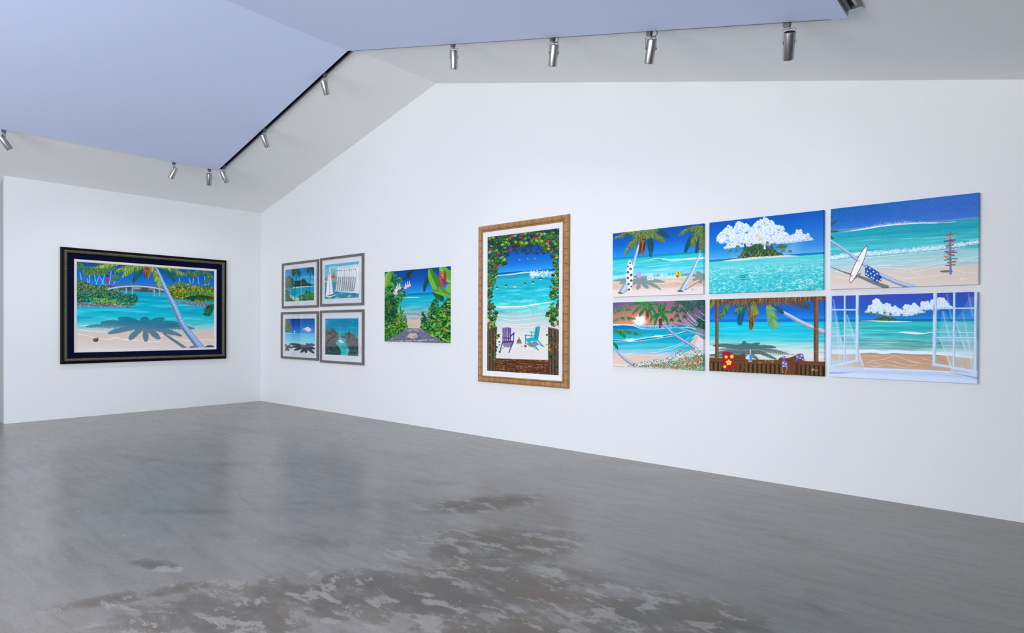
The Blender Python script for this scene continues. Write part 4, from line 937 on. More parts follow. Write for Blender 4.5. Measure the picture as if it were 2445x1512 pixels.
def paint_cloud_island(q):
    c = Painter(q, 370, 250, 13); c.fr(1680, 480, 6.3)
    c.grad([(0, (0, 68, 185)), (.2, (0, 85, 200)), (.38, (20, 120, 215)), (.5, (75, 160, 225)), (.525, (90, 175, 230)), (.527, (0, 100, 185)), (.55, (10, 120, 190)), (.556, (95, 205, 215)), (.65, (70, 195, 205)), (.8, (45, 185, 200)), (1, (25, 178, 195))])
    c.mix(np.clip((c.U - .7) * 2, 0, .35) * c.ramp(0, .52, .3, .1), (90, 110, 210))
    c.water(.55, .75, 9, 5, 60, (190, 235, 235), (30, 150, 180), .4, 0)
    c.caustic(.58, 1.01, 5, 19, 24, (225, 250, 250), .75, .07, .1); c.caustic(.56, 1.01, 9, 30, 40, (200, 242, 243), .35, .08, .1)
    # clouds
    for poly, n, r in [([(190, 560), (240, 500), (380, 370), (450, 430), (480, 310), (560, 330), (680, 360), (700, 420), (830, 290), (900, 250), (1010, 290), (1080, 370), (1190, 390), (1210, 470), (1280, 520), (1200, 620), (980, 650), (560, 640), (440, 640), (260, 640), (195, 600)], 900, 25),
                       ([(300, 715), (360, 650), (430, 640), (640, 660), (760, 650), (760, 680), (560, 690)], 130, 17),
                       ([(1180, 540), (1250, 490), (1290, 530), (1370, 510), (1400, 440), (1460, 440), (1500, 500), (1580, 490), (1620, 560), (1660, 575), (1400, 600), (1100, 640), (1100, 600)], 300, 19)]:
        c.cloud(poly, n, r)
    c.fill([(560, 600), (700, 540), (1180, 530), (1300, 590), (1100, 640), (760, 660), (600, 660)], (225, 232, 248), .22)
    c.foam([[(1080, 640), (1250, 628), (1400, 612), (1560, 590), (1680, 575)], [(300, 718), (420, 700), (600, 690)]], 12, (225, 230, 245), .9)
    for k, col in enumerate([(240, 150, 185), (245, 200, 150), (240, 225, 130), (200, 225, 150)]):
        c.line([(770 + k * 14, 510 - k * 3), (840 + k * 14, 555 - k * 2), (890 + k * 8, 640)], 22, 16, col, .5)
    c.mix(np.clip(1 - np.abs((c.U - c.X(1330, 700)) * 9 + (c.Vv - c.V(1330, 700)) * 3), 0, 1) * c.ramp(.3, .53, .1, .02) * .35, (200, 215, 240))
    # island
    c.line([(300, 905), (520, 885), (860, 850), (1200, 828), (1440, 826)], [6, 34, 34, 30, 4], 0, (232, 228, 228))
    c.line([(420, 880), (700, 862), (1000, 842), (1240, 822)], 7, 4, (150, 140, 120), .6)
    IG = [(25, 70, 45), (45, 95, 50), (85, 110, 55), (110, 90, 55), (20, 55, 50), (70, 120, 60)]
    c.foliage([(505, 850), (560, 800), (590, 760), (620, 720), (700, 690), (760, 650), (860, 645), (900, 700), (960, 680), (1060, 720), (1120, 770), (1190, 790), (1205, 815), (900, 832), (560, 860)], 900, 22, 11, IG, (25, 70, 48))
    for px, w, t, b in [(620, 85, 625, 790), (1025, 80, 632, 760), (790, 90, 650, 720)]:
        c.foliage([(px, t), (px + w / 2, b), (px - w / 2, b)], 170, 18, 10, IG, (40, 80, 45))
    c.foliage([(1085, 705), (1140, 660), (1200, 650), (1265, 680), (1240, 708), (1170, 715)], 170, 16, 9, [(60, 95, 45), (120, 110, 60), (90, 120, 60)], (70, 95, 50)); c.line([(1170, 712), (1172, 780)], 6, 6, (110, 90, 70))
    for b, m, t in [((640, 850), (590, 810), (640, 750)), ((735, 838), (700, 800), (690, 770)), ((770, 835), (820, 790), (835, 740)), ((850, 835), (860, 800), (880, 770)), ((1005, 828), (975, 780), (975, 740)), ((1060, 822), (1090, 780), (1130, 735)), ((560, 855), (530, 830), (525, 815)), ((1150, 820), (1190, 800), (1205, 765)), ((500, 858), (440, 815), (400, 770)), ((570, 840), (520, 790), (500, 750)), ((990, 826), (1010, 790), (1040, 760))]: c.line([b, m, t], 6, 4, (165, 175, 170))
    for x, y, R in [(398, 760, 30), (510, 690, 34), (498, 752, 26), (1303, 760, 32), (1205, 750, 28), (960, 630, 30), (720, 650, 18), (1070, 655, 18), (850, 650, 20)]: c.palm(x, y, R, [(60, 95, 50), (95, 125, 60), (120, 110, 60)], 9, 6, 1, 8, None, .5, .4, (-215, 35))
    c.line([(1210, 805), (1260, 795), (1300, 768)], 4, 3, (190, 190, 190))
    c.fill([(905, 690), (935, 690), (935, 725), (905, 725)], (240, 240, 245)); c.fill([(900, 690), (920, 640), (940, 690)], (140, 100, 100)); c.fill([(912, 660), (926, 660), (926, 690), (912, 690)], (235, 235, 240))
    # dolphins below the surface
    for x, y, l in [(600, 1135, 110), (640, 1120, 70), (590, 1160, 170), (610, 1190, 190), (575, 1130, 70)]:
        c.line([(x - l / 2, y + 6), (x, y - 3), (x + l / 2, y - 1)], [2, 11, 3], 0, (20, 95, 120), .9); c.line([(x - 4, y - 2), (x + 6, y - 16)], 8, 1, (20, 90, 115), .9)
    c.signature(1595, 1225, 105, 40, (235, 248, 250), 5)
    return c.result()


def paint_thatched_bar(q):
    c = Painter(q, 370, 250, 14); c.fr(1680, 690, 6.872)
    c.grad([(0, (0, 70, 190)), (.18, (2, 85, 205)), (.27, (20, 120, 225)), (.29, (0, 90, 195)), (.315, (0, 105, 200)), (.32, (0, 190, 225)), (.42, (0, 190, 220)), (.5, (30, 195, 218)), (.57, (110, 210, 218)), (.63, (175, 222, 222)), (.69, (215, 225, 225)), (.76, (225, 224, 224)), (.8, (222, 215, 212)), (1, (220, 210, 205))])
    c.water(.33, .66, 10, 4, 60, (150, 235, 245), (0, 140, 190), .45, 0)
    c.water(.55, .8, 12, 5, 70, (245, 248, 248), (120, 150, 150), .4, 0)
    c.hold()
    for m, e in [((350, 930), (150, 935)), ((520, 940), (250, 910)), ((640, 890), (690, 880)), ((800, 930), (920, 895)), ((1000, 930), (1190, 965)), ((1000, 970), (1380, 1060)), ((500, 1000), (120, 1100)), ((900, 1020), (1500, 1085)), ((600, 1050), (300, 1120)), ((1000, 1060), (1200, 1160)), ((760, 1080), (900, 1160)), ((600, 960), (200, 1010))]: c.frond((690, 980), m, e, 45, [(0, 0, 0)], 34, .05, 14, (0, 0, 0))
    c.ell(700, 945, 150, 48, (0, 0, 0)); c.ell(600, 1050, 420, 36, (0, 0, 0)); c.ell(400, 1100, 330, 34, (0, 0, 0))
    c.comp((72, 92, 95), .88, 1)
    c.mix(c.ramp(c.V(700, 880), c.V(700, 990), .02, .05) * np.clip(1 - np.abs(c.U - .33) * 5, 0, 1) * .5, (15, 125, 120))
    c.foam([[(100, 1010), (300, 985), (600, 1010), (900, 1005), (1200, 1050)], [(100, 1060), (300, 1080), (600, 1075), (900, 1110), (1200, 1105)], [(980, 1020), (1150, 1100), (1300, 1150)], [(100, 1130), (260, 1100), (400, 1130)]], 6, (235, 238, 238), .7)
    # far beach on the right
    c.foam([[(1300, 1050), (1600, 1110), (1800, 1090)], [(1900, 1060), (1980, 1100)], [(1650, 1150), (1810, 1130)]], 9, (235, 215, 205), .8)
    # palm trunk crossing
    c.trunk([(2000, 715), (1850, 655), (1600, 545), (1350, 405), (1200, 335), (1130, 300)], 105, 26, (158, 172, 208), 80)
    G1 = [(40, 95, 60), (90, 140, 70), (140, 170, 90), (20, 75, 70)]
    B1 = [(5, 70, 120), (10, 90, 110), (20, 100, 95), (5, 60, 140)]
    c.frond((430, 240), (340, 290), (265, 490), 95, G1, 36, .3, 8, (120, 150, 80)); c.frond((700, 200), (590, 330), (595, 585), 130, B1, 46, .6, 8, (60, 120, 110)); c.frond((720, 190), (620, 260), (510, 400), 95, G1, 34, .3, 8, None)
    c.frond((1060, 230), (1110, 400), (1178, 640), 165, [(90, 150, 95), (130, 180, 110), (170, 200, 120), (60, 120, 90)], 54, .35, 8, (190, 195, 110)); c.frond((1120, 270), (1250, 320), (1310, 400), 60, [(15, 60, 90), (30, 80, 80)], 26, .4, 8, None)
    for i in range(170):
        t = c.rng.uniform(0, 1); x = 800 + c.rng.uniform(-85, 95) * (1 - t * .75) - t * 20; y = 260 + t * 380
        c.line([(x, y - 30), (x + c.rng.uniform(-10, 10), y + 50)], 14, 4, [(110, 62, 28), (150, 92, 42), (80, 44, 24), (175, 120, 60)][i % 4])
    c.frond((800, 190), (830, 280), (850, 410), 125, [(120, 140, 50), (90, 120, 40), (160, 165, 70)], 36, .4, 9, (165, 165, 70))
    # thatch
    for i in range(1500):
        x = c.rng.uniform(85, 1985); top = 120 + (1985 - x) * .032; e = 285 - (abs(x - 1000) * .01) + c.rng.uniform(-50, 25)
        if x > 1650: e -= 70
        y0 = top - 20 + c.rng.uniform(0, 50)
        c.line([(x, y0), (x + c.rng.uniform(-14, 14), y0 + (e - y0) * c.rng.uniform(.4, 1))], 9, 4, [(105, 70, 35), (150, 105, 50), (70, 45, 30), (175, 130, 65), (60, 50, 55), (125, 95, 70)][i % 6], .9, 3)
    for i in range(8): c.frond((1350 + i * 40, 190), (1450 + i * 40, 230), (1560 + i * 28, 300 + i * 6), 40, [(85, 70, 50), (110, 85, 55), (60, 60, 60)], 14, .5, 7, None)
    c.frond((200, 150), (130, 240), (90, 330), 50, [(110, 130, 40), (140, 140, 60)], 24, .3, 8, None)
    # posts
    for x0, x1, y1, ln in [(183, 243, 1160, (510, 800)), (1806, 1888, 1215, (325, 655, 1030))]:
        c.fill([(x0, 120), (x1, 120), (x1 + 3, y1), (x0 + 6, y1)], (112, 72, 42)); c.fill([(x0 + (x1 - x0) * .55, 120), (x1 - 6, 120), (x1 - 3, y1), (x0 + (x1 - x0) * .6, y1)], (150, 102, 66), .8); c.fill([(x0, 120), (x0 + 10, 120), (x0 + 16, y1), (x0 + 6, y1)], (75, 45, 28), .8)
        for y in ln: c.line([(x0, y), (x1, y - 4)], 6, 6, (190, 150, 110), .8)
    # bar counter and railing
    c.fill([(95, 1130), (600, 1160), (1200, 1170), (1985, 1195), (1985, 1440), (95, 1360)], (78, 48, 30)); c.fill([(95, 1132), (600, 1158), (1200, 1170), (1985, 1195), (1985, 1262), (1200, 1240), (600, 1235), (95, 1195)], (108, 66, 36))
    c.line([(95, 1200), (600, 1238), (1200, 1245), (1985, 1270)], 8, 8, (45, 26, 20))
    for i in range(27):
        x = 110 + i * 72
        c.fill([(x, 1215 + i * 2), (x + 44, 1217 + i * 2), (x + 44, 1440), (x, 1440)], (98, 68, 36)); c.fill([(x + 44, 1217 + i * 2), (x + 66, 1218 + i * 2), (x + 66, 1440), (x + 44, 1440)], (38, 24, 22)); c.fill([(x + 8, 1215 + i * 2), (x + 20, 1217 + i * 2), (x + 20, 1440), (x + 8, 1440)], (128, 94, 48), .7)
    ch = (112, 62, 36); cd = (78, 42, 26)
    c.fill(c.curve([(305, 1060), (350, 1035), (420, 1065), (560, 1090), (640, 1070), (685, 1085), (690, 1200), (670, 1230), (650, 1340), (330, 1330), (310, 1200), (305, 1060)], 5), ch); c.line([(490, 1130), (680, 1140)], 8, 8, cd); c.line([(490, 1180), (680, 1190)], 8, 8, cd); c.fill([(590, 1230), (625, 1230), (625, 1370), (590, 1370)], cd)
    c.fill(c.curve([(1225, 1160), (1280, 1125), (1370, 1140), (1500, 1100), (1530, 1090), (1640, 1180), (1600, 1230), (1560, 1400), (1290, 1380), (1260, 1250), (1225, 1160)], 5), ch); c.line([(1370, 1180), (1560, 1160)], 8, 8, cd); c.line([(1370, 1230), (1570, 1215)], 8, 8, cd); c.fill([(1510, 1230), (1560, 1230), (1560, 1410), (1510, 1410)], cd)
    c.fill(c.curve([(315, 1050), (400, 1040), (480, 1075), (494, 1180), (480, 1318), (330, 1305), (318, 1180), (315, 1050)], 5), (175, 12, 45))
    for x, y, r in [(465, 1118, 36), (415, 1215, 50), (370, 1125, 30), (350, 1285, 28)]: c.flower(x, y, r, (250, 205, 50), (230, 140, 40))
    # bottle, glasses, bikini, sun hat
    c.fill([(760, 995), (778, 995), (780, 1075), (798, 1110), (798, 1205), (742, 1205), (742, 1110), (758, 1075)], (165, 195, 235), .85); c.fill([(758, 1090), (790, 1090), (794, 1185), (760, 1185)], (45, 110, 200), .9); c.line([(725, 1140), (745, 1160)], 16, 10, (240, 240, 225)); c.line([(764, 1000), (764, 1080)], 4, 4, (240, 248, 255))
    gl = (235, 220, 205)
    c.line([(955, 1140), (985, 1120), (1020, 1135), (1030, 1170), (1010, 1215)], 5, 5, gl); c.line([(1035, 1160), (1070, 1170), (1080, 1190)], 5, 4, gl); c.line([(1075, 1188), (1145, 1190)], 4, 4, gl); c.line([(1140, 1160), (1145, 1200), (1130, 1225)], 5, 4, gl); c.line([(900, 1215), (960, 1212)], 4, 3, gl)
    bk = (120, 85, 165)
    c.fill(c.curve([(1285, 1118), (1330, 1105), (1365, 1125), (1340, 1160), (1330, 1175), (1300, 1160), (1285, 1118)], 5), bk); c.fill(c.curve([(1290, 1200), (1325, 1175), (1375, 1200), (1382, 1270), (1340, 1290), (1290, 1270), (1290, 1200)], 5), bk)
    c.line([(1300, 1275), (1295, 1330), (1318, 1385)], 8, 5, (190, 205, 235)); c.line([(1375, 1285), (1370, 1330), (1345, 1388)], 7, 5, (190, 205, 235))
    c.fill(c.curve([(1500, 1185), (1530, 1130), (1515, 1090), (1570, 1062), (1630, 1070), (1650, 1120), (1660, 1185), (1600, 1150), (1545, 1160), (1505, 1200), (1500, 1185)], 5), bk)
    for x, y, r in [(1310, 1122, 12), (1345, 1128, 12), (1312, 1215, 16), (1355, 1235, 17), (1320, 1268, 15), (1360, 1275, 12), (1540, 1118, 15), (1610, 1098, 18), (1590, 1140, 12), (1635, 1160, 12)]: c.flower(x, y, r, (190, 225, 235), (90, 90, 140))
    c.signature(1780, 1298, 120, 50, (225, 222, 225), 6)
    return c.result()


def paint_signpost_beach(q):
    c = Painter(q, 480, 300, 15); c.fr(1970, 440, 5.6)
    c.grad([(0, (10, 82, 175)), (.15, (25, 85, 190)), (.25, (45, 105, 205)), (.275, (110, 150, 215)), (.28, (60, 140, 180)), (.3, (40, 165, 185)), (.36, (20, 155, 180)), (.45, (60, 185, 198)), (.55, (85, 195, 208)), (.62, (150, 210, 215)), (.7, (175, 212, 218)), (.77, (198, 208, 215)), (.8, (225, 205, 198)), (.9, (228, 205, 195)), (1, (230, 212, 208))])
    c.mix(np.clip((c.U - .1) * .9, 0, .55) * c.ramp(-.1, .27, .01, .03), (75, 100, 205))
    g = c.noise(190, 120, 3, 1); c.mix(np.clip((g - .5) * .25, 0, .06), (255, 255, 255))
    c.water(.36, .62, 11, 4, 60, (150, 225, 232), (10, 130, 165), .5, .0)
    c.water(.62, .8, 14, 6, 60, (235, 240, 245), (120, 180, 195), .5, .0)
    # crest with blown spray
    cr = [(200, 628), (380, 610), (550, 588), (720, 560), (900, 540), (1100, 528), (1300, 522), (1500, 522), (1760, 505)]
    c.line([(x, y + 30) for x, y in cr], [10, 30, 46, 60, 60, 56, 40, 20], 0, (15, 150, 175), .45)
    for i in range(900):
        x = c.rng.uniform(330, 1480); y = np.interp(x, [p[0] for p in cr], [p[1] for p in cr]); hh = 46 * np.exp(-((x - 900) / 330) ** 2) + 8
        c.ell(x + 10, y - abs(c.rng.normal(0, .5)) * hh, c.rng.uniform(5, 16), c.rng.uniform(3, 7), (215, 228, 248), .22, -.15, 8)
    c.line(cr, [2, 6, 10, 14, 12, 8, 6, 4], 0, (248, 250, 253))
    sf = [(70, 985), (280, 955), (520, 935), (760, 925), (1000, 905), (1250, 890), (1500, 865), (1750, 835), (2055, 795)]
    for i in range(1500):
        x = c.rng.uniform(60, 2060); y = np.interp(x, [p[0] for p in sf], [p[1] for p in sf]) + c.rng.normal(0, 15) - 12
        c.ell(x, y, c.rng.uniform(5, 15), c.rng.uniform(3, 8), [(240, 245, 252), (205, 220, 240), (250, 252, 255)][i % 3], .6, -.1, 7)
    c.line([(x, y + 22) for x, y in sf], 6, 6, (90, 130, 165), .7)
    c.foam([[(70, 1010), (320, 1000), (560, 975), (900, 950), (1300, 915), (1700, 880), (2050, 830)], [(450, 1040), (700, 1020), (1000, 1030), (1250, 1020), (1560, 1000)], [(560, 1130), (800, 1110), (1100, 1135), (1300, 1110), (1600, 1060), (2050, 980)], [(80, 1150), (220, 1170), (330, 1180)], [(620, 1080), (900, 1090), (1150, 1080)],
            [(1100, 1190), (1300, 1160), (1560, 1110), (1800, 1120)], [(1110, 1130), (1200, 1200), (1300, 1250)], [(1750, 1160), (1900, 1200), (2050, 1190)], [(850, 1250), (1100, 1260), (1300, 1250), (1560, 1225), (1900, 1225)], [(80, 1215), (280, 1250), (420, 1240)], [(780, 1180), (900, 1220), (980, 1230)], [(900, 1150), (1000, 1165), (1100, 1150)], [(1760, 1060), (1900, 1020), (2050, 1010)]], 7, (248, 246, 250), .75)
    c.hold(); c.line([(70, 1090), (200, 1150), (350, 1200), (480, 1240), (640, 1310), (840, 1385)], [8, 14, 26, 36, 50, 56], 0, (0, 0, 0)); c.fill([(430, 1200), (480, 1172), (460, 1210), (360, 1285)], (0, 0, 0)); c.ell(1620, 1175, 90, 16, (0, 0, 0)); c.comp((105, 112, 122), .9)
    # leaves at the left edge
    for a, b in [((60, 540), (175, 460)), ((60, 620), (195, 615)), ((60, 690), (115, 720)), ((70, 420), (95, 412))]: c.line([a, b], [30, 26, 2], 0, (45, 75, 55)); c.line([a, b], [8, 8, 1], 0, (95, 110, 70), .8)
    c.trunk([(1200, 1385), (1060, 1350), (900, 1290), (720, 1200), (540, 1085), (400, 985), (230, 850), (60, 735)], 70, 30, (155, 170, 210), 110)
    # towel
    tw = [(530, 1085), (555, 1078), (720, 1180), (708, 1325), (640, 1285), (525, 1215)]
    c.fill([(712, 1200), (752, 1245), (745, 1298), (705, 1280)], (30, 48, 105)); c.fill(tw, (38, 72, 165))
    for x, y in [(545, 1100), (592, 1120), (640, 1165), (560, 1160), (605, 1190), (545, 1195), (655, 1215), (690, 1195), (570, 1215), (640, 1258), (688, 1285), (735, 1270), (615, 1240)]:
        for k in range(5):
            a = k * 1.2566 - 1.57; a2 = a + 2.513
            c.line([(x + 13 * np.cos(a), y + 13 * np.sin(a)), (x + 13 * np.cos(a2), y + 13 * np.sin(a2))], 4, 4, (235, 240, 255), 1, 2)
    # surfboard
    sb = c.curve([(560, 812), (500, 870), (430, 990), (370, 1110), (330, 1220), (322, 1290), (345, 1302), (400, 1230), (460, 1120), (515, 1000), (550, 890), (560, 812)], 6)
    c.fill(sb, (243, 247, 253)); c.line(list(sb[::3]), 9, 9, (172, 45, 62), 1, 3)
    c.line([(425, 1022), (445, 1008), (460, 1022), (445, 1036), (425, 1022)], 4, 4, (170, 50, 65)); c.fill([(340, 1215), (362, 1200), (350, 1240)], (170, 50, 65))
    # sign post
    c.fill([(1660, 635), (1684, 635), (1692, 1220), (1662, 1220)], (92, 118, 205)); c.fill([(1678, 635), (1684, 635), (1692, 1220), (1684, 1220)], (65, 90, 175))
    for x0, y0, x1, y1, w, k in [(1605, 690, 1755, 668, 12, (150, 100, 110)), (1615, 710, 1750, 688, 18, (215, 165, 85)), (1612, 728, 1738, 728, 14, (190, 180, 225)), (1590, 770, 1748, 752, 20, (110, 90, 120)), (1640, 808, 1725, 768, 18, (185, 110, 165)), (1608, 835, 1730, 815, 18, (155, 110, 85)), (1640, 845, 1620, 862, 14, (205, 110, 85)), (1640, 850, 1735, 866, 16, (225, 115, 85)), (1590, 908, 1732, 900, 18, (120, 125, 205)), (1610, 925, 1768, 918, 20, (200, 95, 115)), (1640, 940, 1735, 965, 20, (130, 125, 90)),
                             (1585, 975, 1670, 968, 20, (220, 150, 95)), (1612, 995, 1775, 1010, 18, (85, 165, 170)), (1592, 1025, 1700, 1012, 16, (80, 135, 140)), (1630, 1060, 1755, 1042, 24, (215, 105, 95)), (1608, 1098, 1745, 1088, 18, (125, 130, 130))]:
        c.line([(x0, y0), (x1, y1)], w, w, k, 1, 3); c.line([(x0 + 12, y0 + 1), (x1 - 12, y1 + 1)], w * .2, w * .2, (60, 50, 70), .6, 3)
    c.signature(1805, 1262, 135, 34, (245, 240, 240), 5)
    return c.result()


def paint_open_window(q):
    c = Painter(q, 480, 300, 16); c.fr(1970, 680, 6.05)
    c.grad([(0, (60, 62, 185)), (.1, (45, 72, 190)), (.22, (15, 95, 200)), (.29, (30, 130, 215)), (.293, (0, 85, 165)), (.315, (5, 115, 180)), (.325, (60, 195, 200)), (.4, (30, 180, 190)), (.5, (70, 190, 200)), (.58, (110, 180, 180)), (.64, (150, 195, 195)), (.675, (235, 242, 248)), (.69, (190, 165, 150)), (.72, (205, 160, 130)), (.8, (208, 160, 130)), (.84, (205, 165, 140)), (1, (200, 205, 240))])
    c.water(.33, .66, 15, 5, 70, (170, 235, 238), (40, 125, 140), .55, 0)
    c.water(.5, .68, 17, 7, 60, (225, 240, 238), (90, 140, 135), .5, 0)
    c.foam([[(490, 690), (800, 680), (1050, 682), (1250, 705)], [(340, 665), (440, 660)]], 8, (120, 220, 225), .8)
    c.line([(1060, 680), (1150, 688), (1300, 700), (1440, 705), (1560, 685), (2150, 690)], [4, 30, 38, 18, 8, 6], 0, (238, 238, 248)); c.line([(1100, 705), (1300, 722), (1450, 715)], 6, 6, (40, 130, 145), .7)
    c.line([(90, 975), (300, 985), (490, 970), (700, 960), (850, 985), (1000, 965), (1250, 985), (1560, 990), (1850, 1020), (2150, 1050)], 50, 44, (240, 245, 252), .9); c.line([(490, 995), (700, 1000), (850, 1008), (1000, 995), (1250, 1015), (1560, 1025), (1850, 1040)], 6, 6, (110, 120, 115), .7)
    c.foam([[(560, 1080), (700, 1095), (860, 1075), (1000, 1030), (1120, 1060), (1230, 1110), (1400, 1140), (1550, 1135)], [(880, 1090), (1050, 1130), (1200, 1170), (1400, 1165)], [(570, 1165), (760, 1180), (900, 1160), (1100, 1195), (1300, 1190)], [(1380, 1050), (1450, 1080), (1540, 1095)], [(570, 1130), (700, 1120), (820, 1165)], [(1200, 1065), (1260, 1110), (1400, 1125)], [(500, 1040), (650, 1030), (800, 1045)]], 8, (250, 232, 222), .75)
    # cloud bank
    for poly, n, r in [([(620, 370), (640, 310), (690, 290), (690, 220), (740, 205), (800, 250), (830, 300), (900, 265), (950, 320), (1010, 310), (1060, 350), (1130, 380), (1150, 300), (1200, 285), (1240, 320), (1290, 270), (1340, 320), (1380, 370), (1400, 260), (1480, 250), (1530, 300), (1540, 230), (1650, 200), (1720, 210), (1770, 260), (1820, 310), (1840, 330), (1400, 360), (1250, 430), (900, 430), (700, 400)], 760, 24),
                       ([(570, 385), (640, 370), (1450, 390), (1250, 435), (900, 432), (700, 405)], 180, 16)]:
        c.cloud(poly, n, r, hi=(252, 252, 255), lo=(135, 170, 218))
    c.foam([[(560, 390), (700, 398), (900, 412)], [(900, 435), (1100, 442), (1300, 432)], [(1300, 392), (1460, 395)], [(1380, 350), (1560, 345)]], 10, (240, 244, 252), .9)
    # islet
    c.line([(500, 520), (700, 520), (900, 528), (1100, 530), (1260, 528)], [3, 14, 22, 16, 3], 0, (228, 225, 235))
    c.foliage([(700, 505), (740, 480), (800, 470), (850, 445), (900, 460), (940, 485), (980, 475), (1050, 508), (860, 515)], 260, 20, 10, [(40, 90, 45), (90, 120, 50), (65, 105, 50), (30, 70, 55)], (45, 90, 50))
    for x, y, b in [(660, 402, 700), (752, 410, 770), (857, 402, 850), (943, 425, 935), (1102, 435, 1040)]: c.line([(b, 500), (x, y)], 4, 3, (130, 110, 90)); c.palm(x, y, 24, [(70, 105, 50), (110, 125, 60)], 8, 6, 1, 7, None, .5, .4, (-215, 35))
    c.line([(850, 465), (855, 430)], 16, 4, (140, 80, 70))
    # window frames, painted white
    F = (208, 222, 248); Fs = (170, 186, 226)
    def bar(x0, y0, x1, y1, w, v=True):
        if v: c.fill([(x0 - w / 2, y0), (x0 + w / 2, y0), (x1 + w / 2, y1), (x1 - w / 2, y1)], F); c.fill([(x0 + w * .2, y0), (x0 + w / 2, y0), (x1 + w / 2, y1), (x1 + w * .2, y1)], Fs)
        else: c.fill([(x0, y0 - w / 2), (x1, y1 - w / 2), (x1, y1 + w / 2), (x0, y0 + w / 2)], F); c.fill([(x0, y0 + w * .2), (x1, y1 + w * .2), (x1, y1 + w / 2), (x0, y0 + w / 2)], Fs)
    # sill
    c.fill([(60, 1190), (560, 1195), (1560, 1240), (2215, 1290), (2215, 1450), (60, 1340)], (205, 213, 244)); c.fill([(60, 1275), (560, 1290), (1560, 1330), (2215, 1385), (2215, 1450), (60, 1340)], (216, 224, 250))
    c.fill([(60, 1265), (330, 1270), (560, 1225), (300, 1285), (60, 1290)], (150, 160, 205), .8); c.fill([(1800, 1270), (2215, 1345), (2215, 1370), (2040, 1330)], (150, 162, 208), .8); c.line([(560, 1215), (1560, 1252), (1820, 1268)], 14, 14, (228, 232, 252)); c.line([(600, 1262), (1560, 1300), (2000, 1340)], 10, 10, (185, 194, 235), .7)
    # sheer curtains
    for poly, a in [([(90, 290), (130, 330), (200, 700), (300, 1000), (420, 1200), (60, 1260), (60, 200)], .28), ([(290, 420), (350, 620), (480, 960), (568, 1180), (480, 1200), (330, 1215), (60, 1250), (60, 1080), (260, 1100)], .42), ([(90, 560), (230, 760), (330, 1100), (90, 1200)], .3),
                    ([(1610, 640), (1700, 800), (1800, 1150), (1860, 1280), (2215, 1340), (2215, 200), (2100, 160), (1900, 500)], .2), ([(1650, 720), (1830, 1180), (1860, 1275), (2050, 1290), (2010, 1000), (1900, 700), (1740, 380), (1690, 380)], .22), ([(1880, 520), (1990, 900), (2080, 1290), (2215, 1340), (2215, 600)], .3)]:
        c.fill(poly, (205, 222, 240), a)
    for a, b, k in [((110, 200), (240, 900), .35), ((150, 500), (220, 1150), .3), ((310, 430), (550, 1180), .5), ((1760, 130), (1830, 500), .3), ((1700, 380), (1800, 760), .35), ((1900, 560), (2050, 1000), .35), ((1660, 760), (1850, 1260), .5), ((1990, 400), (2100, 900), .25), ((2050, 700), (2150, 1250), .3), ((2070, 130), (2140, 460), .3)]:
        c.line([a, b], 22, 34, (225, 236, 250), k)
    bar(76, 150, 76, 1200, 34); bar(278, 150, 280, 1120, 26); bar(462, 145, 462, 1100, 46); bar(90, 355, 440, 357, 20, False); bar(90, 740, 440, 735, 18, False)
    c.fill([(60, 1175), (440, 1085), (486, 1075), (486, 1110), (440, 1120), (90, 1195), (60, 1200)], F)
    bar(1592, 115, 1582, 1180, 56); bar(1868, 100, 1866, 1210, 36); bar(2182, 95, 2180, 1300, 48); bar(1615, 342, 2160, 338, 22, False); bar(1615, 765, 2160, 770, 24, False)
    c.fill([(1556, 1150), (1610, 1140), (2150, 1235), (2215, 1250), (2215, 1290), (1840, 1225), (1570, 1180)], F); c.fill([(1556, 1168), (1840, 1212), (1840, 1228), (1570, 1182)], Fs)
    c.line([(2205, 200), (2190, 500), (2208, 800)], 10, 16, (125, 145, 190), .7)
    for x, y0, y1 in [(474, 310, 440), (1574, 290, 430)]: c.line([(x, y0), (x, y1)], 8, 8, (120, 110, 125)); c.line([(x, y0 + 30), (x + 10, y1 - 60)], 8, 8, (205, 160, 150))
    return c.result()

# ---------------------------------------------------------------- track spotlights
def ortho(d):
    d = Vector(d).normalized(); a = Vector((0, 0, 1)) if abs(d.z) < .95 else Vector((1, 0, 0))
    x = d.cross(a).normalized(); return d, x, d.cross(x).normalized()

def lathe(bm, prof, seg=32):
    """prof [(r, z)] around local z"""
    rings = []
    for r, z in prof:
        rings.append([bm.verts.new((r * math.cos(2 * math.pi * i / seg), r * math.sin(2 * math.pi * i / seg), z)) for i in range(seg)])
    for a, b in zip(rings, rings[1:]):
        for i in range(seg): bm.faces.new((a[i], a[(i + 1) % seg], b[(i + 1) % seg], b[i]))
    return rings

def tube(pts, r, seg=8):
    bm = bmesh.new(); rings = []
    pts = [Vector(p) for p in pts]
    for i, p in enumerate(pts):
        d = (pts[min(i + 1, len(pts) - 1)] - pts[max(i - 1, 0)])
        _, x, y = ortho(d)
        if rings and i:  # keep frames aligned
            x = (px - d.normalized() * px.dot(d.normalized())).normalized(); y = d.normalized().cross(x)
        px = x
        rings.append([bm.verts.new(p + (x * math.cos(2 * math.pi * k / seg) + y * math.sin(2 * math.pi * k / seg)) * r) for k in range(seg)])
    for a, b in zip(rings, rings[1:]):
        for k in range(seg): bm.faces.new((a[k], a[(k + 1) % seg], b[(k + 1) % seg], b[k]))
    bm.faces.new(rings[0]); bm.faces.new(rings[-1])
    return bm

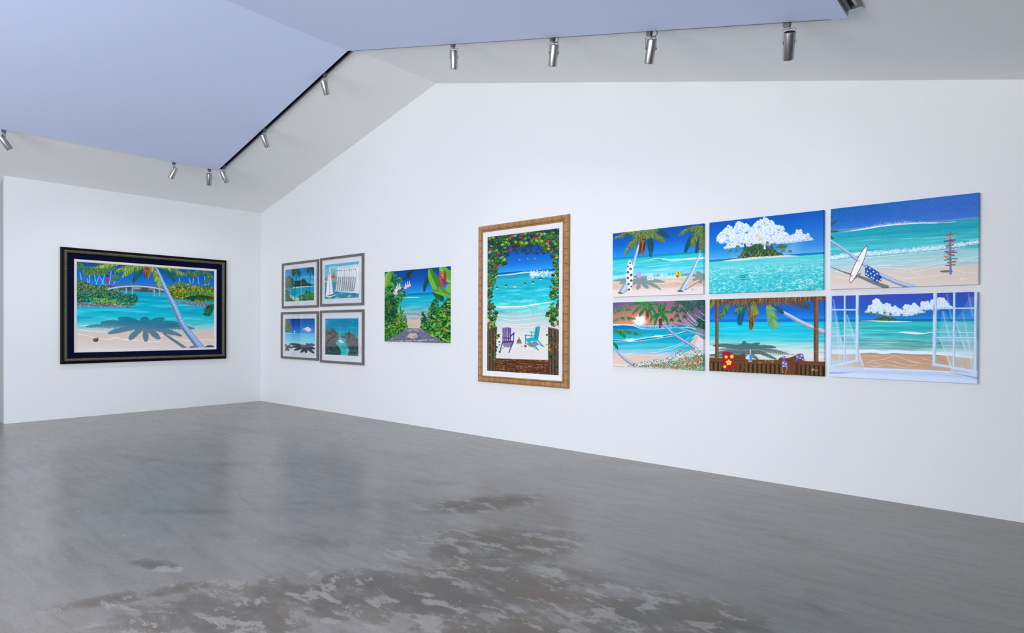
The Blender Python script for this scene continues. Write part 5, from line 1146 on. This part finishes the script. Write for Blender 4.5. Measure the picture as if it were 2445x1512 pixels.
LR, LL = .0395, .192
lamp_mesh = {}
def lamp_parts():
    bm = bmesh.new(); r = LR                       # local: axis -z, pivot at the origin, top .075 above it
    t_, b_ = .072, .072 - LL
    lathe(bm, [(r - .006, t_), (r - .001, t_ - .002), (r, t_ - .006), (r, b_ + .004), (r - .0015, b_), (r - .004, b_), (r - .005, b_ + .006), (r - .005, b_ + .03)])
    lamp_mesh['barrel'] = from_bm('barrel', bm, True)
    bm = bmesh.new(); g = lathe(bm, [(r - .006, t_ - .004), (.022, t_ - .004), (.02, t_ - .001), (.0005, t_ - .001)]); lamp_mesh['back_cap'] = from_bm('back_cap', bm)
    bm = bmesh.new(); lathe(bm, [(r - .005, b_ + .03), (.026, b_ + .034), (.018, b_ + .05), (.0005, b_ + .055)]); lamp_mesh['reflector'] = from_bm('reflector', bm, True)
    bm = bmesh.new()
    for k in (-1, 1):
        vs = bmesh.ops.create_cone(bm, cap_ends=True, segments=12, radius1=.006, radius2=.005, depth=.012)['verts']
        bmesh.ops.rotate(bm, verts=vs, matrix=Matrix.Rotation(math.pi / 2, 3, 'Y')); bmesh.ops.translate(bm, verts=vs, vec=(k * (r + .006), 0, 0))
    lamp_mesh['pivot_screw'] = from_bm('pivot_screw', bm)
    for k in (-1, 1):
        bm = bmesh.new()
        vs = bmesh.ops.create_cone(bm, cap_ends=True, segments=12, radius1=.0065, radius2=.005, depth=.011)['verts']
        bmesh.ops.rotate(bm, verts=vs, matrix=Matrix.Rotation(math.pi / 2, 3, 'Y')); bmesh.ops.translate(bm, verts=vs, vec=(k * (r + .0055), 0, 0))
        lamp_mesh['screw%d' % k] = from_bm('pivot_screw', bm)
lamp_parts()

def u_strap(a, b, h, w=.018, th=.002):
    """flat strap bent to a U: legs at +-a, crosspiece at height h"""
    bm = bmesh.new(); path = [(-a, -.012), (-a, h - .01), (-a + .008, h), (a - .008, h), (a, h - .01), (a, -.012)]
    out = [(x * (1 + th / a) if abs(x) > a * .7 else x, z + (th if z > h - .02 else 0)) for x, z in path]
    f = []
    rows = []
    for (x, z), (xo, zo) in zip(path, out):
        rows.append([bm.verts.new((x, -w / 2, z)), bm.verts.new((x, w / 2, z)), bm.verts.new((xo, w / 2, zo)), bm.verts.new((xo, -w / 2, zo))])
    for p, q in zip(rows, rows[1:]):
        for k in range(4): bm.faces.new((p[k], p[(k + 1) % 4], q[(k + 1) % 4], q[k]))
    bm.faces.new(rows[0]); bm.faces.new(rows[-1])
    return from_bm('yoke', bm)
YK = u_strap(LR + .004, 0, .098)

def spotlight(label, at, aim, along, cable=False, power=10, glow=None):
    """at: point on the ceiling at the track centre line; aim: barrel direction; along: track direction"""
    root = thing('track_spotlight', at, label, 'spotlight', 'silver cylinder spotlights on the ceiling tracks')
    al = Vector(along).normalized()
    R = Matrix((al, Vector((0, 0, 1)).cross(al).normalized(), al.cross(Vector((0, 0, 1)).cross(al).normalized()))).transposed().to_4x4()
    bm = bmesh.new(); box(bm, -.025, .025, -.016, .016, -.080, -.022, .003); ad = link('adapter', from_bm('adapter', bm), m_track, root); ad.matrix_local = R
    bm = bmesh.new(); vs = bmesh.ops.create_cone(bm, cap_ends=True, segments=14, radius1=.007, radius2=.007, depth=.024)['verts']; bmesh.ops.translate(bm, verts=vs, vec=(0, 0, -.088))
    link('stem', from_bm('stem', bm, True), m_alu, root)
    d = Vector(aim).normalized()
    horiz = Vector((d.x, d.y, 0)).normalized()
    side = Vector((-horiz.y, horiz.x, 0))
    piv = Vector((0, 0, -.194))
    # yoke swings about the stem, the barrel tilts about the yoke's screws
    Ry = Matrix((side, -horiz, Vector((0, 0, 1)))).transposed().to_4x4(); Ry.translation = piv
    yk = link('yoke', YK, m_alu, root); yk.matrix_local = Ry
    z = -d; y = z.cross(side).normalized()
    Rb = Matrix((side, y, z)).transposed().to_4x4(); Rb.translation = piv
    bar = link('barrel', lamp_mesh['barrel'], m_lamp, root); bar.matrix_local = Rb
    for nm, mm in (('back_cap', m_dark), ('reflector', m_alu)):
        o = link(nm, lamp_mesh[nm], mm, bar)
    for k in (-1, 1): link('pivot_screw', lamp_mesh['screw%d' % k], m_alu, bar)
    sd = bpy.data.lights.new('spotlight_glow', 'SPOT'); sd.energy = power; sd.color = (1, .985, .96); sd.spot_size = math.radians(125); sd.spot_blend = 1; sd.shadow_soft_size = .03
    so = bpy.data.objects.new('spotlight_glow', sd); C.objects.link(so); so.parent = root
    so.location = piv + d * (LL - .072 - .028); so.rotation_euler = glow.to_track_quat('-Z', 'Y').to_euler() if glow else d.to_track_quat('-Z', 'Y').to_euler()
    if cable:
        pts = []
        e = piv + z * .072
        for k in range(23):
            a = k / 22
            th = math.radians(200 - 470 * a)
            c = Vector((0, 0, -.078)) + al * (.018 + .0 * a)
            if k < 19: pts.append(c + al * math.cos(th) * .032 + Vector((0, 0, math.sin(th) * .027)) - horiz * (.024 + .004 * a))
        pts = [Vector((0, 0, -.070)) + al * .01] + pts[::-1] + [e * .5 + pts[0] * .5 - horiz * .012, e - z * .004]
        sm = []
        for i in range(len(pts) - 1):
            for q in (0, .5): sm.append(pts[i] * (1 - q) + pts[i + 1] * q)
        sm.append(pts[-1])
        link('cable', from_bm('cable', tube(sm, .0028, 7), True), m_rub, root)
    return root

zc = lambda x, y: z_ceil(x, y)
yl = -PE + G + TW / 2
sR = (1, 0, -SR); sLv = (1, 0, SL)
def blend(a, b, k): return Vector(a) * k + Vector(b) * (1 - k)
spotlight('first silver cylinder spotlight right of the ceiling ridge, hanging upright over the right wall', (7.185, yl, zc(7.185, yl)), blend((-.633, .634, -.445), (.244, -.202, -.949), .45), sR, power=17)
spotlight('silver spotlight with a looped black cable, directly above the bamboo-framed picture', (8.55, yl, zc(8.55, yl)), blend((-.591, .668, -.452), (.129, -.275, -.953), .5), sR, True, power=17)
spotlight('silver spotlight with a curled black cable, third right of the ridge, above the surfboard canvas', (9.575, yl, zc(9.575, yl)), blend((-.514, .708, -.484), (.034, -.282, -.959), .5), sR, True, power=17)
spotlight('largest silver spotlight, nearest the top right track end, above the island canvas', (10.69, yl, zc(10.69, yl)), blend((-.294, .832, -.471), (.063, -.308, -.949), .66), sR, power=8)
spotlight('silver spotlight highest on the left-hand ceiling slope, next below the ridge', (4.66, yl, zc(4.66, yl)), blend((-.575, .635, -.516), (.374, .022, -.927), .5), sLv, power=4)
spotlight('silver spotlight halfway down the left-hand ceiling slope on the thick black track', (3.02, yl, zc(3.02, yl)), blend((-.563, .624, -.542), (.493, .065, -.867), .5), sLv, power=3)
spotlight('tilted silver spotlight just right of the panel corner, lowest on the black track', (1.66, yl, zc(1.66, yl)), blend((-.519, .59, -.619), (.499, .121, -.858), .5), sLv, power=3)
xl = PA - G - TW / 2
sY = (0, 1, 0)
spotlight('silver spotlight at the far left edge of the picture, tilted down to the right', (xl, -4.38, zc(xl, 0)), blend((-.663, .562, -.494), (.544, .333, -.77), .5), sY, power=36)
spotlight('silver spotlight on the left track tilted down to the left, above the dark-framed painting', (xl, -2.235, zc(xl, 0)), blend((-.805, -.013, -.593), (.311, -.434, -.845), .5), sY, power=22)
spotlight('silver spotlight hanging straight down on the left track, just left of the panel corner', (xl, -1.68, zc(xl, 0)), blend((-.751, .326, -.574), (.481, -.207, -.852), .62), sY, power=22)

# ---------------------------------------------------------------- pictures
def srgb(c):
    c = np.asarray(c, np.float32); return np.where(c <= .04045, c / 12.92, ((c + .055) / 1.055) ** 2.4)

def paint_mat(name, rough, coat=0.0, weave=0.0, gain=(1.08, 1.15, 1.13)):
    m = mat(name, (1, 1, 1), rough, 0, .13, coat); t = NT(m)
    a = t.n('ShaderNodeAttribute', attribute_name='pigment').outputs['Color']
    g = t.n('ShaderNodeVectorMath', {0: a, 1: gain}, operation='MULTIPLY').outputs[0]
    t.to(g, 'Base Color')
    if weave:
        v = t.coord(); w1 = t.n('ShaderNodeTexWave', {'Vector': v, 'Scale': 260.0}, bands_direction='Z').outputs['Fac']
        w2 = t.n('ShaderNodeTexWave', {'Vector': v, 'Scale': 260.0}, bands_direction='X').outputs['Fac']
        t.bump(t.math('ADD', w1, w2), weave, .0006)
    return m
m_print = paint_mat('print_ink', .6)
m_canvas = paint_mat('acrylic_on_canvas', .6, 0, .08)
m_oil = paint_mat('varnished_paint', .4, .04)

def art_mesh(name, img, w, h, wrap=0.0):
    """painted sheet in local x (right), z (up), facing -y; wrap = canvas edge turned back round the stretcher"""
    ny, nx = img.shape[:2]
    xs = np.linspace(-w / 2, w / 2, nx); zs = np.linspace(h / 2, -h / 2, ny)
    X, Z = np.meshgrid(xs, zs); V = np.stack([X, np.zeros_like(X), Z], -1)
    col = img.copy()
    if wrap:
        r = .004
        Xp = np.concatenate([[-w / 2 - r] * 1, xs, [w / 2 + r]]); Zp = np.concatenate([[h / 2 + r], zs, [-h / 2 - r]])
        def pad(A): return np.pad(A, ((1, 1), (1, 1), (0, 0)), 'edge')
        XX, ZZ = np.meshgrid(Xp, Zp); YY = np.zeros_like(XX); YY[0] = YY[-1] = r; YY[:, 0] = YY[:, -1] = r
        V = np.stack([XX, YY, ZZ], -1); col = pad(col)
        V = pad(V); V[0, :, 1] = V[-1, :, 1] = wrap; V[:, 0, 1] = V[:, -1, 1] = wrap
        col = pad(col); ny += 4; nx += 4
    me = bpy.data.meshes.new(name)
    idx = np.arange(ny * nx).reshape(ny, nx)
    q = np.stack([idx[:-1, :-1], idx[1:, :-1], idx[1:, 1:], idx[:-1, 1:]], -1).reshape(-1, 4)
    me.vertices.add(ny * nx); me.vertices.foreach_set('co', V.reshape(-1).astype(np.float32))
    me.loops.add(q.size); me.loops.foreach_set('vertex_index', q.reshape(-1).astype(np.int32))
    me.polygons.add(len(q)); me.polygons.foreach_set('loop_start', (np.arange(len(q)) * 4).astype(np.int32))
    me.update(calc_edges=True)
    at = me.color_attributes.new('pigment', 'FLOAT_COLOR', 'POINT')
    c4 = np.ones((ny * nx, 4), np.float32); c4[:, :3] = srgb(col.reshape(-1, 3)); at.data.foreach_set('color', c4.reshape(-1))
    return me

def sweep_frame(name, w, h, prof, m=None, side=None, cut=None):
    """mitred moulding round a w x h opening: prof = closed [(outset, y)] profile; side picks one rail (0 top,1 right,2 bottom,3 left)"""
    bm = bmesh.new(); n = len(prof)
    def ring(k):
        sx, sz = [(-1, 1), (1, 1), (1, -1), (-1, -1)][k]
        return [bm.verts.new((sx * (w / 2 + o), y, sz * (h / 2 + o))) for o, y in prof]
    if side is None:
        R = [ring(k) for k in range(4)]
        for k in range(4):
            a, b = R[k], R[(k + 1) % 4]
            for i in range(n): bm.faces.new((a[i], b[i], b[(i + 1) % n], a[(i + 1) % n]))
    else:
        a, b = ring(side), ring((side + 1) % 4)
        for i in range(n): bm.faces.new((a[i], b[i], b[(i + 1) % n], a[(i + 1) % n]))
        bm.faces.new(a); bm.faces.new(b)
    return from_bm(name, bm)

WL = lambda a, b, z0, z1: ((0, -(a + b) / 2, (z0 + z1) / 2), (0, 0, math.pi / 2), abs(a - b), z1 - z0)
def on_left(r):   # picture on the left wall: local x runs towards the corner
    a, b, z0, z1 = r; return (0.0, -(a + b) / 2, (z0 + z1) / 2), (0, 0, math.radians(90)), abs(a - b), z1 - z0
def on_right(r):
    a, b, z0, z1 = r; return ((a + b) / 2, 0.0, (z0 + z1) / 2), (0, 0, 0), b - a, z1 - z0

# --- the large dark-framed painting on the left wall
loc, rot, w, h = on_left((3.402, .721, .89, 2.786))
root = thing('framed_painting', loc, 'large lagoon painting with palm and footbridge in a black and bronze frame with navy liner', 'painting', None, rot)
iw, ih = 3.295 - .816, 2.685 - .981
m_fr = mat('black_lacquer_moulding', (.003, .0025, .003), .5, 0, .12)
m_bz = mat('aged_bronze_moulding', (.10, .085, .05), .5, .2, .3)
t = NT(m_bz); v = t.coord((6, 6, 40)); nn = t.noise(v, 4, 6, .7)
t.to(t.ramp(nn, [(.32, (.035, .028, .018)), (.5, (.11, .095, .06)), (.68, (.20, .18, .125))]), 'Base Color')
m_navy = mat('navy_fabric_liner', (.003, .006, .026), .95, 0, .04)
t = NT(m_navy); t.bump(t.noise(t.coord(), 900, 2), .1, .001)
m_fil = mat('cream_fillet', (.80, .74, .72), .5)
o_ = (w - iw) / 2; oz = (h - ih) / 2
link('outer_moulding', sweep_frame('outer_moulding', iw, ih, [(o_ * .52, -.01), (o_ * .52, -.058), (o_ * .60, -.062), (o_ * .68, -.058), (o_ * .72, -.048), (o_ * .80, -.050), (o_ * .90, -.044), (o_ * .97, -.030), (o_, -.004), (o_, -.0015), (o_ * .9, -.0015)]), m_fr, root)
link('bronze_moulding', sweep_frame('bronze_moulding', iw, ih, [(o_ * .10, -.012), (o_ * .12, -.046), (o_ * .20, -.056), (o_ * .30, -.063), (o_ * .42, -.065), (o_ * .52, -.061), (o_ * .53, -.012)]), m_bz, root, label='mottled bronze inner moulding')
link('inner_bead', sweep_frame('inner_bead', iw, ih, [(-.004, -.03), (-.002, -.042), (o_ * .06, -.047), (o_ * .11, -.044), (o_ * .11, -.01), (-.004, -.01)]), m_fr, root)
fw_, fh_ = 3.204 - .907, 2.597 - 1.073
link('liner', sweep_frame('liner', fw_, fh_, [(0, -.022), ((iw - fw_) / 2 + .003, -.036), ((iw - fw_) / 2 + .003, -.006), (0, -.006)]), m_navy, root, label='navy blue fabric liner')
pw, ph = 3.177 - .951, 2.556 - 1.100
link('fillet', sweep_frame('fillet', pw, ph, [(0, -.017), (.010, -.0225), (.016, -.0215), ((fw_ - pw) / 2 + .004, -.026), ((fw_ - pw) / 2 + .004, -.004), (0, -.004)]), m_fil, root, label='narrow cream fillet')
Qa = [(184.4, 625.6), (512.5, 649.4), (511.2, 830.4), (183, 838.3)]
a = link('painted_panel', art_mesh('painted_panel', paint_lagoon(Qa), pw + .004, ph + .004), m_oil, root); a.location = (0, -.015, -.005)

# --- bamboo-framed tall painting
loc, rot, w, h = on_right((6.141, 7.672, .758, 2.896))
root = thing('framed_painting', loc, 'tall painting of a purple and a teal beach chair under vines in a bamboo frame', 'painting', None, rot)
m_bam = mat('bamboo', (.42, .24, .10), .45, 0, .4)
t = NT(m_bam); nn = t.noise(t.coord((1, 1, 1)), 9, 5, .6); rnd = t.n('ShaderNodeObjectInfo').outputs['Random']
t.to(t.mix(t.math('MULTIPLY', rnd, .35), t.ramp(nn, [(.3, (.31, .145, .055)), (.55, (.42, .215, .085)), (.75, (.50, .28, .125))]), (.40, .24, .08)), 'Base Color')
m_jnt = mat('dark_bamboo_joint', (.20, .11, .05), .6)
m_mat = mat('white_linen_liner', (.84, .84, .86), .8, 0, .2)
mw, mh = 7.578 - 6.222, 2.812 - .844
fwid = (w - mw) / 2
RP = [(.018, -.004), (.018, -.034), (.026, -.046), (.045, -.054), (.062, -.054), (fwid - .012, -.046), (fwid - .002, -.030), (fwid, -.006), (fwid, -.0015), (.018, -.0015)]
CORE = [(.020, -.003), (.020, -.032), (.028, -.043), (.045, -.050), (.060, -.050), (fwid - .014, -.042), (fwid - .005, -.028), (fwid - .003, -.003)]
def rail_segments(rail, side, nseg):
    L = (mw if side in (0, 2) else mh) + 2 * fwid
    ax = [(1, 0, 0), (0, 0, -1), (-1, 0, 0), (0, 0, 1)][side]; out = [(0, 0, 1), (1, 0, 0), (0, 0, -1), (-1, 0, 0)][side]
    ax, out = Vector(ax), Vector(out); c0 = out * ((mh if side in (0, 2) else mw) / 2)
    rs = np.random.default_rng(side); cuts = np.linspace(0, 1, nseg + 1); cuts[1:-1] += rs.uniform(-.16, .16, nseg - 1) / nseg
    for i in range(nseg):
        s0, s1 = (cuts[i] - .5) * L, (cuts[i + 1] - .5) * L
        bm = bmesh.new(); rings = []
        for s, sh in ((s0 + .0015, .88), (s0 + .005, 1.02), ((s0 + s1) / 2, .975), (s1 - .005, 1.02), (s1 - .0015, .88)):
            ring = []
            for o, y in RP:
                oo = .04 + (o - .04) * (1 if o < .03 else 1); yy = y * sh if y < -.01 else y
                lim = L / 2 - fwid + o      # mitre limit at this outset
                ss = max(-lim, min(lim, s)); ring.append(bm.verts.new(c0 + out * oo + ax * ss + Vector((0, yy, 0))))
            rings.append(ring)
        n = len(RP)
        for p, q in zip(rings, rings[1:]):
            for k in range(n): bm.faces.new((p[k], p[(k + 1) % n], q[(k + 1) % n], q[k]))
        bm.faces.new(rings[0]); bm.faces.new(rings[-1])
        bmesh.ops.remove_doubles(bm, verts=bm.verts[:], dist=1e-5)
        link('bamboo_segment', from_bm('bamboo_segment', bm, False), m_bam, rail)
for side, ns in ((0, 14), (1, 21), (2, 14), (3, 21)):
    rail = link('frame_rail', sweep_frame('frame_rail', mw, mh, CORE, side=side), m_jnt, root)
    rail_segments(rail, side, ns)
link('inner_bead', sweep_frame('inner_bead', mw, mh, [(-.004, -.02), (-.003, -.036), (.004, -.042), (.014, -.040), (.017, -.030), (.017, -.004), (-.004, -.004)]), m_bam, root, label='thin bamboo inner bead')
pw, ph = 7.516 - 6.299, 2.742 - .914
link('liner', sweep_frame('liner', pw, ph, [(0, -.016), (.006, -.020), ((mw - pw) / 2 + .002, -.034), ((mw - pw) / 2 + .002, -.004), (0, -.004)]), m_mat, root, label='white linen liner')
Qb = [(1162, 565.2), (1334.4, 545.6), (1331.9, 897.3), (1162.1, 884.7)]
a = link('painted_panel', art_mesh('painted_panel', paint_beach_chairs(Qb), pw + .004, ph + .004), m_oil, root); a.location = (((7.516 + 6.299) - (7.672 + 6.141)) / 2, -.013, 0)

# --- four small framed prints behind glass
m_gf = mat('grey_washed_wood', (.17, .15, .14), .5, 0, .35)
t = NT(m_gf); nn = t.noise(t.coord((12, 12, 12)), 3, 6, .65); t.to(t.ramp(nn, [(.3, (.115, .10, .095)), (.6, (.185, .165, .155)), (.8, (.23, .205, .19))]), 'Base Color')
m_board = mat('white_mount_board', (.80, .81, .845), .85, 0, .2)
m_glass = bpy.data.materials.new('picture_glass'); m_glass.use_nodes = True
nt = m_glass.node_tree; nt.nodes.clear()
out = nt.nodes.new('ShaderNodeOutputMaterial'); mx = nt.nodes.new('ShaderNodeMixShader'); tr = nt.nodes.new('ShaderNodeBsdfTransparent'); gl = nt.nodes.new('ShaderNodeBsdfGlossy'); fr = nt.nodes.new('ShaderNodeMath'); fr.operation = 'POWER'; lw = nt.nodes.new('ShaderNodeLayerWeight'); nt.links.new(lw.outputs['Facing'], fr.inputs[0]); fr.inputs[1].default_value = 4
sm_ = nt.nodes.new('ShaderNodeMath'); sm_.operation = 'MULTIPLY_ADD'; nt.links.new(fr.outputs[0], sm_.inputs[0]); sm_.inputs[1].default_value = .6; sm_.inputs[2].default_value = .04; fr = sm_; gl.inputs['Roughness'].default_value = .02
nt.links.new(fr.outputs[0], mx.inputs[0]); nt.links.new(tr.outputs[0], mx.inputs[1]); nt.links.new(gl.outputs[0], mx.inputs[2]); nt.links.new(mx.outputs[0], out.inputs[0])
S0 = lambda pts: [(650 + x / 5.04, 590 + y / 5.04) for x, y in pts]
for fn, R, Mt, Pt, q, lab in [
    (paint_crater_bay, (.865, 2.124, 1.861, 2.73), (.881, 2.073, 1.897, 2.683), (.965, 1.976, 1.993, 2.604), S0([(150, 275), (497, 237), (498, 637), (152, 660)]), 'upper left of four grey-framed prints: palms and a dark crater mountain behind a bay'),
    (paint_regatta, (2.197, 3.48, 1.872, 2.738), (2.232, 3.432, 1.912, 2.697), (2.323, 3.341, 2.004, 2.611), S0([(625, 218), (1034, 170), (1036, 605), (627, 628)]), 'upper right of four grey-framed prints: white sails and one small red sail'),
    (paint_palm_shadow, (.828, 2.123, .895, 1.79), (.881, 2.081, .937, 1.748), (.962, 1.996, 1.023, 1.66), S0([(148, 868), (503, 857), (504, 1278), (150, 1266)]), 'lower left of four grey-framed prints: dark palm shadows on white sand'),
    (paint_palm_moorage, (2.193, 3.489, .869, 1.801), (2.239, 3.443, .911, 1.755), (2.34, 3.331, 1.017, 1.653), S0([(629, 865), (1028, 856), (1030, 1312), (633, 1295)]), 'lower right of four grey-framed prints: white boat between two grey palms')]:
    loc, rot, w, h = on_right(R)
    root = thing('framed_print', loc, lab, 'picture', 'four small grey-framed prints', rot)
    fwx = .042
    iw, ih = w - 2 * fwx, h - 2 * fwx
    link('frame', sweep_frame('frame', iw, ih, [(0, -.004), (0, -.030), (.004, -.033), (fwx - .004, -.035), (fwx, -.031), (fwx, -.0015), (.01, -.0015)]), m_gf, root)
    pw, ph = Pt[1] - Pt[0], Pt[3] - Pt[2]
    bm = bmesh.new(); box(bm, -iw / 2 - .002, iw / 2 + .002, -.012, -.004, -ih / 2 - .002, ih / 2 + .002); bd = link('mount_board', from_bm('mount_board', bm), m_board, root, label='white mount board')
    cx = (Pt[0] + Pt[1]) / 2 - (R[0] + R[1]) / 2; cz = (Pt[2] + Pt[3]) / 2 - (R[2] + R[3]) / 2
    a = link('print_sheet', art_mesh('print_sheet', fn(q), pw, ph), m_print, root); a.location = (cx, -.0132, cz)
    bm = bmesh.new(); box(bm, -iw / 2 - .001, iw / 2 + .001, -.0245, -.0225, -ih / 2 - .001, ih / 2 + .001); link('glass_pane', from_bm('glass_pane', bm), m_glass, root)

# --- unframed gallery-wrapped canvases
for fn, R, q, lab, grp in [
    (paint_garden_path, (4.059, 5.557, 1.278, 2.388), [(916.7, 648.9), (1072, 636.9), (1072, 820.3), (918.6, 814.4)], 'square unframed canvas of a leafy flower-lined path to a blue sea', None),
    (paint_surfboard_palms, (8.296, 9.395, 1.86, 2.598), [(1461.8, 557.6), (1679.5, 533.6), (1679.2, 702.8), (1462.8, 709.6)], 'upper left canvas of six: two leaning palms and a flowered white surfboard', 1),
    (paint_cloud_island, (9.456, 10.552, 1.862, 2.598), [(1691.9, 532.1), (1965.2, 501.1), (1967.1, 691.4), (1693.8, 702.5)], 'upper middle canvas of six: white cloud and rainbow over a small island', 1),
    (paint_signpost_beach, (10.61, 11.702, 1.861, 2.599), [(1983.4, 497.1), (2339, 461.4), (2336, 682), (1981.6, 689.1)], 'upper right canvas of six: signpost, surfboard and starry blue towel on a beach', 1),
    (paint_sunset_cove, (8.302, 9.401, 1.061, 1.799), [(1462.5, 722.2), (1679.6, 716.7), (1679.6, 885.1), (1462.9, 875)], 'lower left canvas of six: sunset surf cove with palms and red flowers', 1),
    (paint_thatched_bar, (9.463, 10.562, 1.063, 1.803), [(1693.1, 715.5), (1967.9, 707.2), (1967.6, 898.5), (1693.8, 886.5)], 'lower middle canvas of six: thatched beach bar with a red flowered towel', 1),
    (paint_open_window, (10.605, 11.699, 1.062, 1.803), [(1980.2, 706.4), (2334.8, 697.4), (2334.8, 918), (1979.9, 899.8)], 'lower right canvas of six: white window with curtains open on a beach', 1)]:
    loc, rot, w, h = on_right(R)
    d = .033
    o = link('canvas_painting', art_mesh('canvas_painting', fn(q), w - .008, h - .008, d - .001), m_canvas, None, label=lab, category='painting')
    o.location = (loc[0], -d, loc[2])
    if grp: o['group'] = 'six unframed beach canvases'
